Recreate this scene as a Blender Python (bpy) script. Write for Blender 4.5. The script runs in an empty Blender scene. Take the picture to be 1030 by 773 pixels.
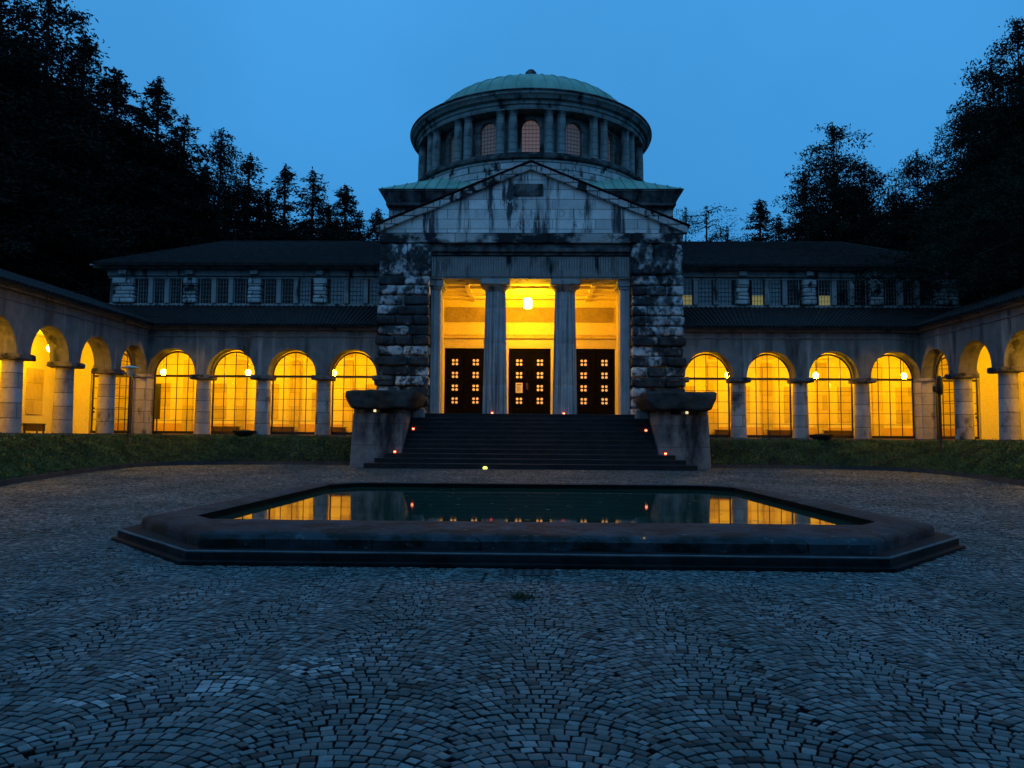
import bpy, bmesh, math, random
import numpy as np
from mathutils import Vector, noise
R = math.radians
random.seed(7); rng = np.random.default_rng(11)
S = bpy.context.scene
COL = S.collection
# ------------------------------------------------------------------ camera
cam = bpy.data.cameras.new('camera'); co = bpy.data.objects.new('camera', cam); COL.objects.link(co)
cam.sensor_fit = 'HORIZONTAL'; cam.sensor_width = 36; cam.lens = 36 * 760 / 1030
cam.clip_start = .05; cam.clip_end = 2000
yaw, pitch, roll = R(1.2), R(3.98), R(.4)
F = Vector((-math.sin(yaw)*math.cos(pitch), math.cos(yaw)*math.cos(pitch), math.sin(pitch)))
Rt = F.cross(Vector((0, 0, 1))).normalized(); Up = Rt.cross(F)
R2 = Rt*math.cos(roll) + Up*math.sin(roll); U2 = Up*math.cos(roll) - Rt*math.sin(roll)
from mathutils import Matrix
mw = Matrix((R2, U2, -F)).transposed().to_4x4(); mw.translation = Vector((-.1, 0, 1.7))
co.matrix_world = mw
S.camera = co
# ------------------------------------------------------------------ world: even blue dusk sky
W = bpy.data.worlds.new('World'); S.world = W; W.use_nodes = True
nt = W.node_tree; nt.nodes.clear()
def N(t, ty, **k):
    n = t.nodes.new(ty)
    for a, b in k.items(): setattr(n, a, b)
    return n
out = N(nt, 'ShaderNodeOutputWorld'); bg = N(nt, 'ShaderNodeBackground')
tc = N(nt, 'ShaderNodeTexCoord'); sp = N(nt, 'ShaderNodeSeparateXYZ')
rp = N(nt, 'ShaderNodeValToRGB')
rp.color_ramp.elements[0].position = 0; rp.color_ramp.elements[0].color = (.040, .275, .640, 1)
rp.color_ramp.elements[1].position = .75; rp.color_ramp.elements[1].color = (.066, .345, .780, 1)
e = rp.color_ramp.elements.new(.25); e.color = (.042, .282, .660, 1)
ns = N(nt, 'ShaderNodeTexNoise'); ns.inputs['Scale'].default_value = 2.1; ns.inputs['Detail'].default_value = 5
mx = N(nt, 'ShaderNodeMix', data_type='RGBA', blend_type='MULTIPLY'); mx.inputs['Factor'].default_value = .6
sky = N(nt, 'ShaderNodeTexSky'); sky.sky_type = 'NISHITA'; sky.sun_disc = False
sky.sun_elevation = R(2); sky.sun_rotation = R(170)
mxs = N(nt, 'ShaderNodeMix', data_type='RGBA', blend_type='ADD'); mxs.inputs['Factor'].default_value = .004
nt.links.new(tc.outputs['Generated'], sp.inputs[0]); nt.links.new(sp.outputs[2], rp.inputs[0])
nt.links.new(tc.outputs['Generated'], ns.inputs['Vector'])
mr = N(nt, 'ShaderNodeMapRange'); mr.inputs[1].default_value = .3; mr.inputs[2].default_value = .7; mr.inputs[3].default_value = .84; mr.inputs[4].default_value = 1.14
nt.links.new(ns.outputs[0], mr.inputs[0])
nt.links.new(rp.outputs[0], mx.inputs['A']); nt.links.new(mr.outputs[0], mx.inputs['B'])
nt.links.new(mx.outputs['Result'], mxs.inputs['A']); nt.links.new(sky.outputs[0], mxs.inputs['B'])
nt.links.new(mxs.outputs['Result'], bg.inputs[0]); bg.inputs[1].default_value = 1.0
nt.links.new(bg.outputs[0], out.inputs[0])
# faint broad dusk glow from the open sky behind the camera
sun = bpy.data.lights.new('dusk_glow', 'SUN'); sun.energy = .32; sun.angle = R(100); sun.color = (.74, .90, 1)
so = bpy.data.objects.new('dusk_glow', sun); COL.objects.link(so); so.rotation_euler = (R(30), 0, R(-14))
S.view_settings.view_transform = 'Standard'; S.view_settings.look = 'None'
S.view_settings.exposure = 0; S.view_settings.gamma = 1
S.cycles.max_bounces = 8; S.cycles.transparent_max_bounces = 12; S.cycles.sample_clamp_indirect = 4
S.cycles.caustics_reflective = False; S.cycles.caustics_refractive = False
# ------------------------------------------------------------------ materials
def newmat(name):
    m = bpy.data.materials.new(name); m.use_nodes = True
    t = m.node_tree; return m, t, t.nodes['Principled BSDF'], t.nodes['Material Output']
def rgba(c): return (c[0], c[1], c[2], 1)
def ramp(t, fac, stops, interp='LINEAR'):
    r = N(t, 'ShaderNodeValToRGB'); cr = r.color_ramp; cr.interpolation = interp
    cr.elements[0].position, cr.elements[0].color = stops[0][0], rgba(stops[0][1])
    cr.elements[1].position, cr.elements[1].color = stops[-1][0], rgba(stops[-1][1])
    for p, c in stops[1:-1]:
        q = cr.elements.new(p); q.color = rgba(c)
    t.links.new(fac, r.inputs[0]); return r.outputs[0]
def tnoise(t, vec, scale, det=6, rough=.6, stretch=None):
    n = N(t, 'ShaderNodeTexNoise'); n.inputs['Scale'].default_value = scale
    n.inputs['Detail'].default_value = det; n.inputs['Roughness'].default_value = rough
    if stretch:
        mp = N(t, 'ShaderNodeMapping'); mp.inputs['Scale'].default_value = stretch
        t.links.new(vec, mp.inputs[0]); vec = mp.outputs[0]
    t.links.new(vec, n.inputs['Vector']); return n.outputs[0]
def mixc(t, f, a, b, mode='MIX'):
    m = N(t, 'ShaderNodeMix', data_type='RGBA', blend_type=mode)
    for s, v in (('Factor', f), ('A', a), ('B', b)):
        if isinstance(v, (int, float)): m.inputs[s].default_value = v
        elif isinstance(v, tuple): m.inputs[s].default_value = rgba(v)
        else: t.links.new(v, m.inputs[s])
    return m.outputs['Result']
def stone(name, c1, c2, stain=None, joints=None, rough=.85, bump=.3, bscale=14, seed=0, spec=.12):
    """stain = list of (colour, scale, stretch, lo, hi); joints = (width, height, mortar)"""
    m, t, b, o = newmat(name)
    tc = N(t, 'ShaderNodeTexCoord'); mp = N(t, 'ShaderNodeMapping')
    mp.inputs['Location'].default_value = (seed*3.7, seed*1.9, seed*.7)
    t.links.new(tc.outputs['Object'], mp.inputs[0]); v = mp.outputs[0]
    fine = tnoise(t, v, bscale, 8, .7)
    col = ramp(t, tnoise(t, v, 1.7, 6, .65), [(.3, c1), (.7, c2)])
    col = mixc(t, .35, col, ramp(t, fine, [(.3, (.45, .45, .45)), (.7, (1.2, 1.2, 1.2))]), 'MULTIPLY')
    h = fine
    if joints:
        w, hh, mo = joints
        sx = N(t, 'ShaderNodeSeparateXYZ'); t.links.new(tc.outputs['Object'], sx.inputs[0])
        ad = N(t, 'ShaderNodeMath', operation='ADD'); t.links.new(sx.outputs[0], ad.inputs[0]); t.links.new(sx.outputs[1], ad.inputs[1])
        cb = N(t, 'ShaderNodeCombineXYZ'); t.links.new(ad.outputs[0], cb.inputs[0]); t.links.new(sx.outputs[2], cb.inputs[1])
        br = N(t, 'ShaderNodeTexBrick'); t.links.new(cb.outputs[0], br.inputs['Vector'])
        br.inputs['Scale'].default_value = 1; br.inputs['Brick Width'].default_value = w; br.inputs['Row Height'].default_value = hh
        br.inputs['Mortar Size'].default_value = mo; br.inputs['Mortar Smooth'].default_value = .3
        br.inputs['Color1'].default_value = (.75, .75, .75, 1); br.inputs['Color2'].default_value = (1.12, 1.12, 1.12, 1)
        br.inputs['Mortar'].default_value = (.22, .22, .22, 1)
        col = mixc(t, 1.0, col, br.outputs['Color'], 'MULTIPLY')
        sb = N(t, 'ShaderNodeMath', operation='SUBTRACT'); t.links.new(fine, sb.inputs[0])
        t.links.new(br.outputs['Fac'], sb.inputs[1]); h = sb.outputs[0]
    for (sc, scale, st, lo, hi) in (stain or []):
        f = ramp(t, tnoise(t, v, scale, 7, .62, st), [(lo, (0, 0, 0)), (hi, (1, 1, 1))])
        col = mixc(t, f, col, sc)
    t.links.new(col, b.inputs['Base Color']); b.inputs['Roughness'].default_value = rough
    b.inputs['Specular IOR Level'].default_value = spec
    bp = N(t, 'ShaderNodeBump'); bp.inputs['Strength'].default_value = bump; bp.inputs['Distance'].default_value = .04
    t.links.new(h, bp.inputs['Height']); t.links.new(bp.outputs[0], b.inputs['Normal'])
    return m
def plain(name, c, rough=.6, metal=0, spec=.5, var=.25, scale=8):
    m, t, b, o = newmat(name)
    tc = N(t, 'ShaderNodeTexCoord')
    f = tnoise(t, tc.outputs['Object'], scale, 5)
    col = ramp(t, f, [(.3, tuple(x*(1-var) for x in c)), (.7, tuple(x*(1+var) for x in c))])
    t.links.new(col, b.inputs['Base Color']); b.inputs['Roughness'].default_value = rough
    b.inputs['Metallic'].default_value = metal; b.inputs['Specular IOR Level'].default_value = spec
    return m
def glow(name, c, s):
    m, t, b, o = newmat(name)
    b.inputs['Base Color'].default_value = rgba(c); b.inputs['Emission Color'].default_value = rgba(c)
    b.inputs['Emission Strength'].default_value = s; return m
BLK = (.018, .021, .024)
M = {}
M['rock'] = stone('rough_stained_stone', (.34, .36, .37), (.58, .60, .60), [(BLK, .9, (1, 1, .8), .46, .54), ((.04, .05, .055), 3.5, None, .47, .58)], bump=.9, bscale=9)
M['rock2'] = stone('rough_stained_stone_pale', (.32, .34, .35), (.56, .58, .58), [(BLK, .8, (1, 1, .7), .475, .555), ((.05, .06, .065), 4, None, .48, .62)], bump=.9, bscale=9, seed=5)
M['rockdark'] = stone('blackened_rock_face', (.012, .014, .016), (.06, .07, .075), [((.30, .33, .34), 1.6, (1, 1, 1), .60, .68)], bump=1, bscale=9, seed=33)
M['pediment'] = stone('ashlar_with_black_runs', (.54, .56, .55), (.70, .71, .69), [((.045, .052, .058), .75, (1.2, 1, .10), .525, .59), ((.05, .055, .06), 1.7, (1, 1, .16), .56, .62)], (2.1, .5, .016), bump=.25, seed=2)
M['course'] = stone('weathered_ashlar', (.34, .35, .35), (.52, .52, .50), [(BLK, .9, (.5, 1, .8), .44, .54)], (2.6, .56, .02), bump=.5, seed=3)
M['ashlar'] = stone('drum_ashlar', (.13, .16, .16), (.25, .29, .28), [(BLK, 1.2, (1, 1, .3), .52, .64)], (1.1, .42, .012), bump=.3, seed=4)
M['rubble'] = stone('rock_faced_ashlar', (.36, .38, .38), (.58, .60, .58), [(BLK, 1.3, (1, 1, .7), .55, .62)], (1.2, .42, .03), bump=1, bscale=7, seed=6)
M['column'] = stone('column_stone', (.32, .33, .33), (.46, .47, .47), [((.12, .12, .12), 1.5, (7, 7, .09), .48, .64)], bump=.2, seed=7)
M['trim'] = stone('entablature_stone', (.22, .23, .23), (.34, .34, .33), [(BLK, 1.1, (1.3, 1, .3), .54, .64)], bump=.3, seed=8)
M['dark_trim'] = stone('blackened_cornice', (.05, .055, .06), (.16, .17, .17), [(BLK, 1.5, (1, 1, .6), .42, .6)], bump=.4, seed=9)
M['render'] = stone('grey_lime_render', (.13, .13, .125), (.21, .205, .195), [((.035, .035, .032), .9, (1.3, 1.3, .2), .50, .66), ((.34, .33, .31), .75, (2.2, 2.2, .2), .57, .72)], bump=.35, bscale=25, seed=1)
M['eaves'] = stone('grey_eaves_moulding', (.13, .13, .125), (.22, .21, .20), [(BLK, 1.2, (1, 1, .4), .55, .66)], bump=.3, seed=61)
M['pier'] = stone('arcade_pier_stone', (.34, .31, .29), (.52, .48, .45), [((.06, .055, .05), 1.3, (1, 1, .45), .56, .66)], (3.1, .56, .014), bump=.35, seed=10)
M['impost'] = stone('dark_impost_stone', (.05, .05, .05), (.20, .19, .18), [(BLK, 2.5, None, .5, .6)], bump=.7, seed=11)
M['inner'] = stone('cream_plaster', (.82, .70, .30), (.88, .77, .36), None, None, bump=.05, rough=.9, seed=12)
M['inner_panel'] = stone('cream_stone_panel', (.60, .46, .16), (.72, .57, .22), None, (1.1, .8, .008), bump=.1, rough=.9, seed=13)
M['frieze'] = stone('carved_frieze', (.34, .26, .16), (.46, .36, .22), None, None, bump=2.0, bscale=5, rough=.9, seed=14)
M['step'] = stone('shaded_granite_riser', (.010, .012, .014), (.024, .026, .029), None, None, bump=.3, rough=.6, seed=15)  # shade on the stair risers put into a near-black colour
M['ped'] = stone('pedestal_stone', (.11, .13, .14), (.22, .25, .27), [(BLK, .8, (1, 1, .35), .52, .68)], (9, .98, .01), bump=.4, seed=16)
M['cap'] = stone('mossy_black_cap', (.016, .018, .017), (.055, .06, .058), None, None, bump=1, bscale=6, seed=17)
M['rim'] = stone('wet_mossy_rim', (.010, .022, .030), (.036, .058, .072), [((.004, .009, .008), 2.2, None, .46, .6), ((.10, .14, .16), 7, None, .62, .72)], (1.45, 50, .012), bump=.8, bscale=10, rough=.75, seed=18, spec=.15)
M['pstep'] = stone('pool_step_stone', (.004, .007, .009), (.014, .020, .024), [((.003,.004,.004), 2, None, .5, .65)], (1.6, 50, .012), bump=.6, rough=.7, seed=19)
M['algae'] = stone('black_algae_wall', (.002, .005, .005), (.006, .012, .010), None, None, bump=.4, rough=.9, seed=55, spec=.03)
M['kerb'] = stone('kerb_stone', (.03, .033, .035), (.07, .075, .08), None, None, bump=.5, seed=20)
M['floor'] = stone('terrace_slab', (.14, .13, .12), (.22, .21, .19), None, (1.2, 50, .01), bump=.2, seed=21)
M['tilefloor'] = stone('pale_corridor_tiles', (.42, .38, .28), (.55, .50, .38), None, (.5, 50, .01), bump=.05, seed=41)
M['dado'] = plain('terracotta_dado', (.62, .38, .10), .8, var=.1)
M['soil'] = plain('dark_soil', (.012, .013, .010), .95, scale=3)
M['joint'] = plain('joint_sand', (.005, .006, .006), .95, scale=20)
M['metal'] = plain('black_iron', (.012, .012, .013), .45, .3)
M['door'] = plain('dark_bronze', (.0035, .003, .003), .8, .0, spec=.02)
M['white'] = plain('white_enamel', (.55, .56, .55), .35, 0)
M['paper'] = plain('paper', (.80, .72, .66), .8, var=.05)
M['print'] = plain('printed_ink', (.22, .18, .16), .8)
M['wood'] = plain('dark_bench_wood', (.05, .022, .010), .5)
M['bark'] = plain('bark', (.018, .015, .012), .95)
M['leaf'] = plain('conifer_needles', (.008, .013, .009), .9, spec=.1, var=.45, scale=.5)
M['leaf2'] = plain('broad_dark_foliage', (.009, .014, .009), .9, spec=.1, var=.45, scale=.5)
M['ivy'] = plain('low_ground_cover', (.075, .115, .032), .8, spec=.25, var=.55, scale=1.3)
M['weed'] = plain('weed_leaf', (.03, .045, .018), .8)
M['globe'] = glow('lit_opal_globe', (1, .50, .008), 500)
M['lantern'] = glow('lit_lantern_glass', (1, .455, .008), 400)
M['red'] = glow('red_candle_glass', (1, .04, .015), 4)
M['flame'] = glow('candle_flame', (1, .30, .14), 6)
M['yglow'] = glow('yellow_green_tea_light', (.75, .85, .15), 2.0)
M['warm'] = glow('door_light_glow', (1, .66, .27), .30)
M['spot'] = glow('small_white_glow', (1, .82, .45), 1.0)
M['dimwarm'] = glow('lit_lower_pane', (.55, .42, .12), .26)
M['pinkpane'] = glow('dimly_lit_drum_pane', (.28, .19, .18), .28)
M['pinkdim'] = glow('faintly_lit_drum_pane', (.13, .13, .15), .24)
# copper
m, t, b, o = newmat('green_copper'); tc = N(t, 'ShaderNodeTexCoord')
c = ramp(t, tnoise(t, tc.outputs['Object'], 1.1, 6, .6, (1, 1, .3)), [(.3, (.07, .21, .17)), (.7, (.16, .36, .29))])
t.links.new(c, b.inputs['Base Color']); b.inputs['Roughness'].default_value = .7; M['copper'] = m
# roof tiles
m, t, b, o = newmat('dark_roof_tiles'); tc = N(t, 'ShaderNodeTexCoord')
c = ramp(t, tnoise(t, tc.outputs['Object'], 2.5, 7, .7), [(.3, (.004, .004, .005)), (.75, (.034, .030, .030))])
t.links.new(c, b.inputs['Base Color']); b.inputs['Roughness'].default_value = .85; b.inputs['Specular IOR Level'].default_value = .08; M['tile'] = m
# glass
m, t, b, o = newmat('clear_pane'); t.nodes.remove(b)
tr = N(t, 'ShaderNodeBsdfTransparent'); gl = N(t, 'ShaderNodeBsdfGlossy'); gl.inputs['Roughness'].default_value = .03
ms = N(t, 'ShaderNodeMixShader'); ms.inputs[0].default_value = .015; tr.inputs[0].default_value = (.96, .95, .90, 1)
t.links.new(tr.outputs[0], ms.inputs[1]); t.links.new(gl.outputs[0], ms.inputs[2]); t.links.new(ms.outputs[0], o.inputs[0]); M['glass'] = m
M['darkpane'] = plain('dark_window_glass', (.005, .006, .007), .2, spec=.12)
M['curtain'] = plain('pale_curtained_pane', (.17, .22, .23), .5)
# water
m, t, b, o = newmat('still_dark_water'); b.inputs['Base Color'].default_value = (.006, .040, .028, 1)
b.inputs['Roughness'].default_value = .03; b.inputs['IOR'].default_value = 1.40
tc = N(t, 'ShaderNodeTexCoord'); bp = N(t, 'ShaderNodeBump'); bp.inputs['Strength'].default_value = .02; bp.inputs['Distance'].default_value = .012
t.links.new(tnoise(t, tc.outputs['Object'], 5, 3, .5, (1, .6, 1)), bp.inputs['Height']); t.links.new(bp.outputs[0], b.inputs['Normal']); M['water'] = m
# cobbles: tone stored per stone
m, t, b, o = newmat('setts'); at = N(t, 'ShaderNodeAttribute', attribute_name='tone'); tc = N(t, 'ShaderNodeTexCoord')
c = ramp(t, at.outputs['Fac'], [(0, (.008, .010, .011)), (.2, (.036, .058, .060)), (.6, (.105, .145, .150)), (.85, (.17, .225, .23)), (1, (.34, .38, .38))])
c = mixc(t, .55, c, ramp(t, tnoise(t, tc.outputs['Object'], 45, 5, .7), [(.25, (.45, .45, .45)), (.75, (1.35, 1.35, 1.35))]), 'MULTIPLY')
big = tnoise(t, tc.outputs['Object'], .45, 5, .6)
c = mixc(t, .75, c, ramp(t, big, [(.30, (.55, .6, .55)), (.7, (1.15, 1.15, 1.2))]), 'MULTIPLY')
t.links.new(c, b.inputs['Base Color'])
rg = ramp(t, big, [(.3, (.85, .85, .85)), (.7, (.62, .62, .62))]); t.links.new(rg, b.inputs['Roughness']); b.inputs['Specular IOR Level'].default_value = .16
bp = N(t, 'ShaderNodeBump'); bp.inputs['Strength'].default_value = .5; bp.inputs['Distance'].default_value = .004
t.links.new(tnoise(t, tc.outputs['Object'], 60, 5, .7), bp.inputs['Height']); t.links.new(bp.outputs[0], b.inputs['Normal']); M['sett'] = m
# ------------------------------------------------------------------ mesh helpers
class MB:
    def __init__(s): s.v = []; s.f = []
    def add(s, vs, fs):
        k = len(s.v); s.v += [tuple(p) for p in vs]; s.f += [tuple(i+k for i in f) for f in fs]; return s
    def box(s, x0, x1, y0, y1, z0, z1):
        return s.add([(x0,y0,z0),(x1,y0,z0),(x1,y1,z0),(x0,y1,z0),(x0,y0,z1),(x1,y0,z1),(x1,y1,z1),(x0,y1,z1)],
              [(0,3,2,1),(4,5,6,7),(0,1,5,4),(1,2,6,5),(2,3,7,6),(3,0,4,7)])
    def hexa(s, b, tp):   # 4 bottom pts, 4 top pts
        return s.add(list(b)+list(tp), [(0,3,2,1),(4,5,6,7),(0,1,5,4),(1,2,6,5),(2,3,7,6),(3,0,4,7)])
    def prism_y(s, poly, y0, y1):   # poly in (x,z)
        n = len(poly)
        return s.add([(x,y0,z) for x,z in poly]+[(x,y1,z) for x,z in poly],
              [tuple(range(n)), tuple(range(2*n-1,n-1,-1))]+[(i,(i+1)%n+0,(i+1)%n+n,i+n) for i in range(n)])
    def lathe(s, prof, cx, cy, n=32, a0=0, a1=2*math.pi, flute=None, cap=True):
        full = abs(a1-a0-2*math.pi) < 1e-6; m = n if full else n+1
        vs = []
        for r, z in prof:
            for i in range(m):
                a = a0+(a1-a0)*i/n; rr = r
                if flute: rr = r*(1-flute[1]*abs(math.sin(flute[0]*a/2)))
                vs.append((cx+rr*math.cos(a), cy+rr*math.sin(a), z))
        fs = []
        for j in range(len(prof)-1):
            for i in range(n if full else n):
                i2 = (i+1) % m if full else i+1
                fs.append((j*m+i, j*m+i2, (j+1)*m+i2, (j+1)*m+i))
        if full and cap:
            fs.append(tuple(range(m-1,-1,-1))); fs.append(tuple((len(prof)-1)*m+i for i in range(m)))
        return s.add(vs, fs)
    def tube(s, a, b, r, n=8, r2=None):
        a = Vector(a); b = Vector(b); d = (b-a).normalized(); r2 = r if r2 is None else r2
        u = d.orthogonal().normalized(); w = d.cross(u)
        vs = [a+(u*math.cos(2*math.pi*i/n)+w*math.sin(2*math.pi*i/n))*r for i in range(n)] + [b+(u*math.cos(2*math.pi*i/n)+w*math.sin(2*math.pi*i/n))*r2 for i in range(n)]
        return s.add(vs, [(i,(i+1)%n,(i+1)%n+n,i+n) for i in range(n)]+[tuple(range(n-1,-1,-1)), tuple(range(n,2*n))])
    def rock(s, x0, x1, y0, y1, z0, z1, amp=.04, n=7, k=6, freq=2.0, seed=0):
        g = {}; vs = []; fs = []
        def vid(p):
            key = tuple(round(c, 4) for c in p)
            if key not in g:
                L = (abs(p[0])**k+abs(p[1])**k+abs(p[2])**k)**(1/k)
                q = [c/L for c in p]
                X = (x0+x1)/2+q[0]*(x1-x0)/2; Y = (y0+y1)/2+q[1]*(y1-y0)/2; Z = (z0+z1)/2+q[2]*(z1-z0)/2
                nv = noise.noise_vector(Vector((X+seed, Y, Z))*freq)
                n2 = noise.noise_vector(Vector((X, Y+seed, Z))*freq*3.1)
                g[key] = len(vs); vs.append((X+(nv.x+.4*n2.x)*amp, Y+(nv.y+.4*n2.y)*amp*1.5, Z+(nv.z+.4*n2.z)*amp*.7))
            return g[key]
        for ax in range(3):
            for sg in (-1, 1):
                for i in range(n):
                    for j in range(n):
                        q = []
                        for (a, b) in ((i,j),(i+1,j),(i+1,j+1),(i,j+1)):
                            p = [0,0,0]; p[ax] = sg; p[(ax+1)%3] = 2*a/n-1; p[(ax+2)%3] = 2*b/n-1; q.append(vid(p))
                        fs.append(tuple(q if sg > 0 else q[::-1]))
        return s.add(vs, fs)
def wloc(o):
    p = Vector((0,0,0))
    while o: p += Vector(o.location); o = o.parent
    return p
def mk(name, mb, mat, parent=None, bevel=0, smooth=None, fix=True, origin=None, flip=1):
    me = bpy.data.meshes.new(name)
    off = wloc(parent) if parent else Vector((0,0,0))
    if origin is not None: off = off*0 + Vector(origin)
    vs = [(p[0]*flip-off.x, p[1]-off.y, p[2]-off.z) for p in mb.v]
    me.from_pydata(vs, [], mb.f)
    if fix:
        bm = bmesh.new(); bm.from_mesh(me); bmesh.ops.recalc_face_normals(bm, faces=bm.faces); bm.to_mesh(me); bm.free()
    me.materials.append(M[mat] if isinstance(mat, str) else mat)
    if smooth is not None:
        me.shade_smooth()
        if smooth < 180: me.set_sharp_from_angle(angle=R(smooth))
    o = bpy.data.objects.new(name, me); COL.objects.link(o)
    if origin is not None: o.location = Vector(origin) - (wloc(parent) if parent else Vector((0,0,0)))
    if parent: o.parent = parent
    if bevel:
        b = o.modifiers.new('bevel', 'BEVEL'); b.width = bevel; b.segments = 2; b.limit_method = 'ANGLE'; b.angle_limit = R(50)
    return o
def tag(o, label=None, cat=None, group=None, kind=None):
    for k, v in (('label', label), ('category', cat), ('group', group), ('kind', kind)):
        if v: o[k] = v
    return o
def thing(name, loc, label, cat, group=None):
    o = bpy.data.objects.new(name, None); COL.objects.link(o); o.location = loc; o.empty_display_size = .3
    return tag(o, label, cat, group)
def copy_tree(o, loc, rz=0, sc=None, label=None):
    def cp(x, par):
        c = x.copy(); COL.objects.link(c); c.parent = par
        for ch in x.children: cp(ch, c)
        return c
    c = cp(o, None); c.location = loc; c.rotation_euler = (0, 0, rz)
    if sc: c.scale = sc
    if label: c['label'] = label
    return c
def struct(o): return tag(o, kind='structure')
def gz(y): return max(0, min(y, 36)-10)*.0133
# ------------------------------------------------------------------ ground
g = MB(); g.add([(-900,-900,-.35),(900,-900,-.35),(900,900,-.35),(-900,900,-.35)], [(0,1,2,3)])
struct(mk('ground', g, 'soil'))
g = MB(); ys = [-12, 10]+[10+2*i for i in range(1, 13)]+[36]
for i in range(len(ys)-1):
    g.add([(-24,ys[i],gz(ys[i])-.028),(24,ys[i],gz(ys[i])-.028),(24,ys[i+1],gz(ys[i+1])-.028),(-24,ys[i+1],gz(ys[i+1])-.028)], [(0,1,2,3)])
struct(mk('courtyard_bed', g, 'joint', fix=False))
# pool outlines
def full(half): return half + [(-x, y) for x, y in half[::-1]]
def interp_poly(p, n):
    o = []
    for i in range(len(p)):
        a, b = p[i], p[(i+1) % len(p)]
        for j in range(n): o.append((a[0]+(b[0]-a[0])*j/n, a[1]+(b[1]-a[1])*j/n))
    return o
P_step = full([(4.58, 9.97), (6.60, 12.0), (6.45, 20.5), (5.35, 22.1)])
P_base = full([(4.62, 9.90), (6.68, 11.97), (6.52, 20.55), (5.40, 22.18)])
P_out = full([(4.50, 10.20), (6.34, 12.22), (6.02, 20.35), (5.05, 21.72)])
P_in = full([(5.02, 11.80), (5.46, 12.30), (5.38, 20.2), (4.75, 21.05)])
def inside(px, py, poly):
    c = np.zeros(px.shape, bool); n = len(poly)
    for i in range(n):
        x0, y0 = poly[i]; x1, y1 = poly[(i+1) % n]
        if y0 == y1: continue
        k = ((y0 > py) != (y1 > py)) & (px < (x1-x0)*(py-y0)/(y1-y0)+x0); c ^= k
    return c
# bank toe curve (x>0 side)
toe = [(5.6,35.15),(10,35.1),(13.8,34.8),(15.9,34.0),(16.8,32.4),(16.9,30.0),(16.6,27.0),(16.0,24.0),(15.3,21.0),(14.4,17.0),(13.4,13.0)]
def chaikin(p, k=2):
    for _ in range(k):
        q = [p[0]]
        for a, b in zip(p[:-1], p[1:]):
            q += [(a[0]*.75+b[0]*.25, a[1]*.75+b[1]*.25), (a[0]*.25+b[0]*.75, a[1]*.25+b[1]*.75)]
        q.append(p[-1]); p = q
    return p
toeS = chaikin(toe)
# setts laid in segmental arcs, every stone a small block
CW = 1.12; RA = CW*.70; DY = .086; NA = 14
half = math.asin(CW/2/RA)
cols = np.arange(-18, 19); rows = np.arange(int(1.0/DY), int(36/DY))
kk, rr, ii = np.meshgrid(cols, rows, np.arange(-1, NA+1), indexing='ij')
kk = kk.ravel(); rr = rr.ravel(); ii = ii.ravel()
rh = np.random.default_rng(3).random((len(cols)+2, len(rows)+40))
ph = rh[kk+18, rr-rows[0]]
u0 = (ii+ph)/NA; u1 = (ii+1+ph)/NA
u0 = np.clip(u0, 0, 1); u1 = np.clip(u1, 0, 1); ok = (u1-u0) > .03
kk, rr, u0, u1 = kk[ok], rr[ok], u0[ok], u1[ok]
cxk = kk*CW
sj = np.random.default_rng(8).normal(0, .02, (len(cols)+2, len(rows)+2))
jl, jr = sj[kk+18, rr-rows[0]], sj[kk+19, rr-rows[0]]
u0 = np.where(u0 <= 0, jl-.012, u0); u1 = np.where(u1 >= 1, 1.012+jr, u1)
wob = 0
gb = np.random.default_rng(4).normal(0, .007, (len(cols)+2, len(rows)+2))
def pos(u, rwv):
    a = (u-.5)*2*half
    return cxk+RA*np.sin(a), rwv*DY+RA*np.cos(a)-RA+wob
n = len(kk); J = lambda s: rng.normal(0, s, n)
A = pos(u0, rr); B = pos(u1, rr); Cc = pos(u1, rr+1); D = pos(u0, rr+1)
v0, v1 = gb[kk+18, rr-rows[0]], gb[kk+18, rr-rows[0]+1]
A = (A[0], A[1]+v0); B = (B[0], B[1]+v0); Cc = (Cc[0], Cc[1]+v1); D = (D[0], D[1]+v1)
am = ((u0+u1)/2-.5)*2*half; hw_ = RA*(u1-u0)*half; dn = (DY+v1-v0)*np.cos(am)/2
mx_ = cxk+RA*np.sin(am); my_ = (rr+.5)*DY+(v0+v1)/2+RA*np.cos(am)-RA
tx_c, ty_c, nx_c, ny_c = np.cos(am), -np.sin(am), np.sin(am), np.cos(am)
px = np.stack([mx_-tx_c*hw_-nx_c*dn, mx_+tx_c*hw_-nx_c*dn, mx_+tx_c*hw_+nx_c*dn, mx_-tx_c*hw_+nx_c*dn], 1)
py = np.stack([my_-ty_c*hw_-ny_c*dn, my_+ty_c*hw_-ny_c*dn, my_+ty_c*hw_+ny_c*dn, my_-ty_c*hw_+ny_c*dn], 1)
wx = .022*np.sin(py*1.9+px*.8+1)+.010*np.sin(py*3.7-px*1.3)+.05*np.sin(py*.6+px*.35); wy = .02*np.sin(px*1.7+py*.5+2)
px = px+wx; py = py+wy
cx = px.mean(1); cy = py.mean(1)
mbx = np.interp(cy, [p[1] for p in toeS][::-1], [p[0] for p in toeS][::-1])
vis = (np.abs(cx) < .74*cy+3.0) & (np.abs(cx) < mbx+.05) & (cy < 35.2) & ~inside(cx, cy, P_base) & (cy > 2)
vis &= ~((np.abs(cx) < 7.2) & (cy > 32.5)) & ~((np.abs(cx+.08) < .37) & (cy > 9.42) & (cy < 9.86))
px, py, cx, cy = px[vis], py[vis], cx[vis], cy[vis]; n = len(cx)
shr = 1-np.clip(.06+rng.normal(0, .03, n), .01, .16)
ang = rng.normal(0, .035, n)
dx = px-cx[:, None]; dy = py-cy[:, None]
dx += rng.normal(0, .0034, dx.shape); dy += rng.normal(0, .0034, dy.shape)
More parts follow.
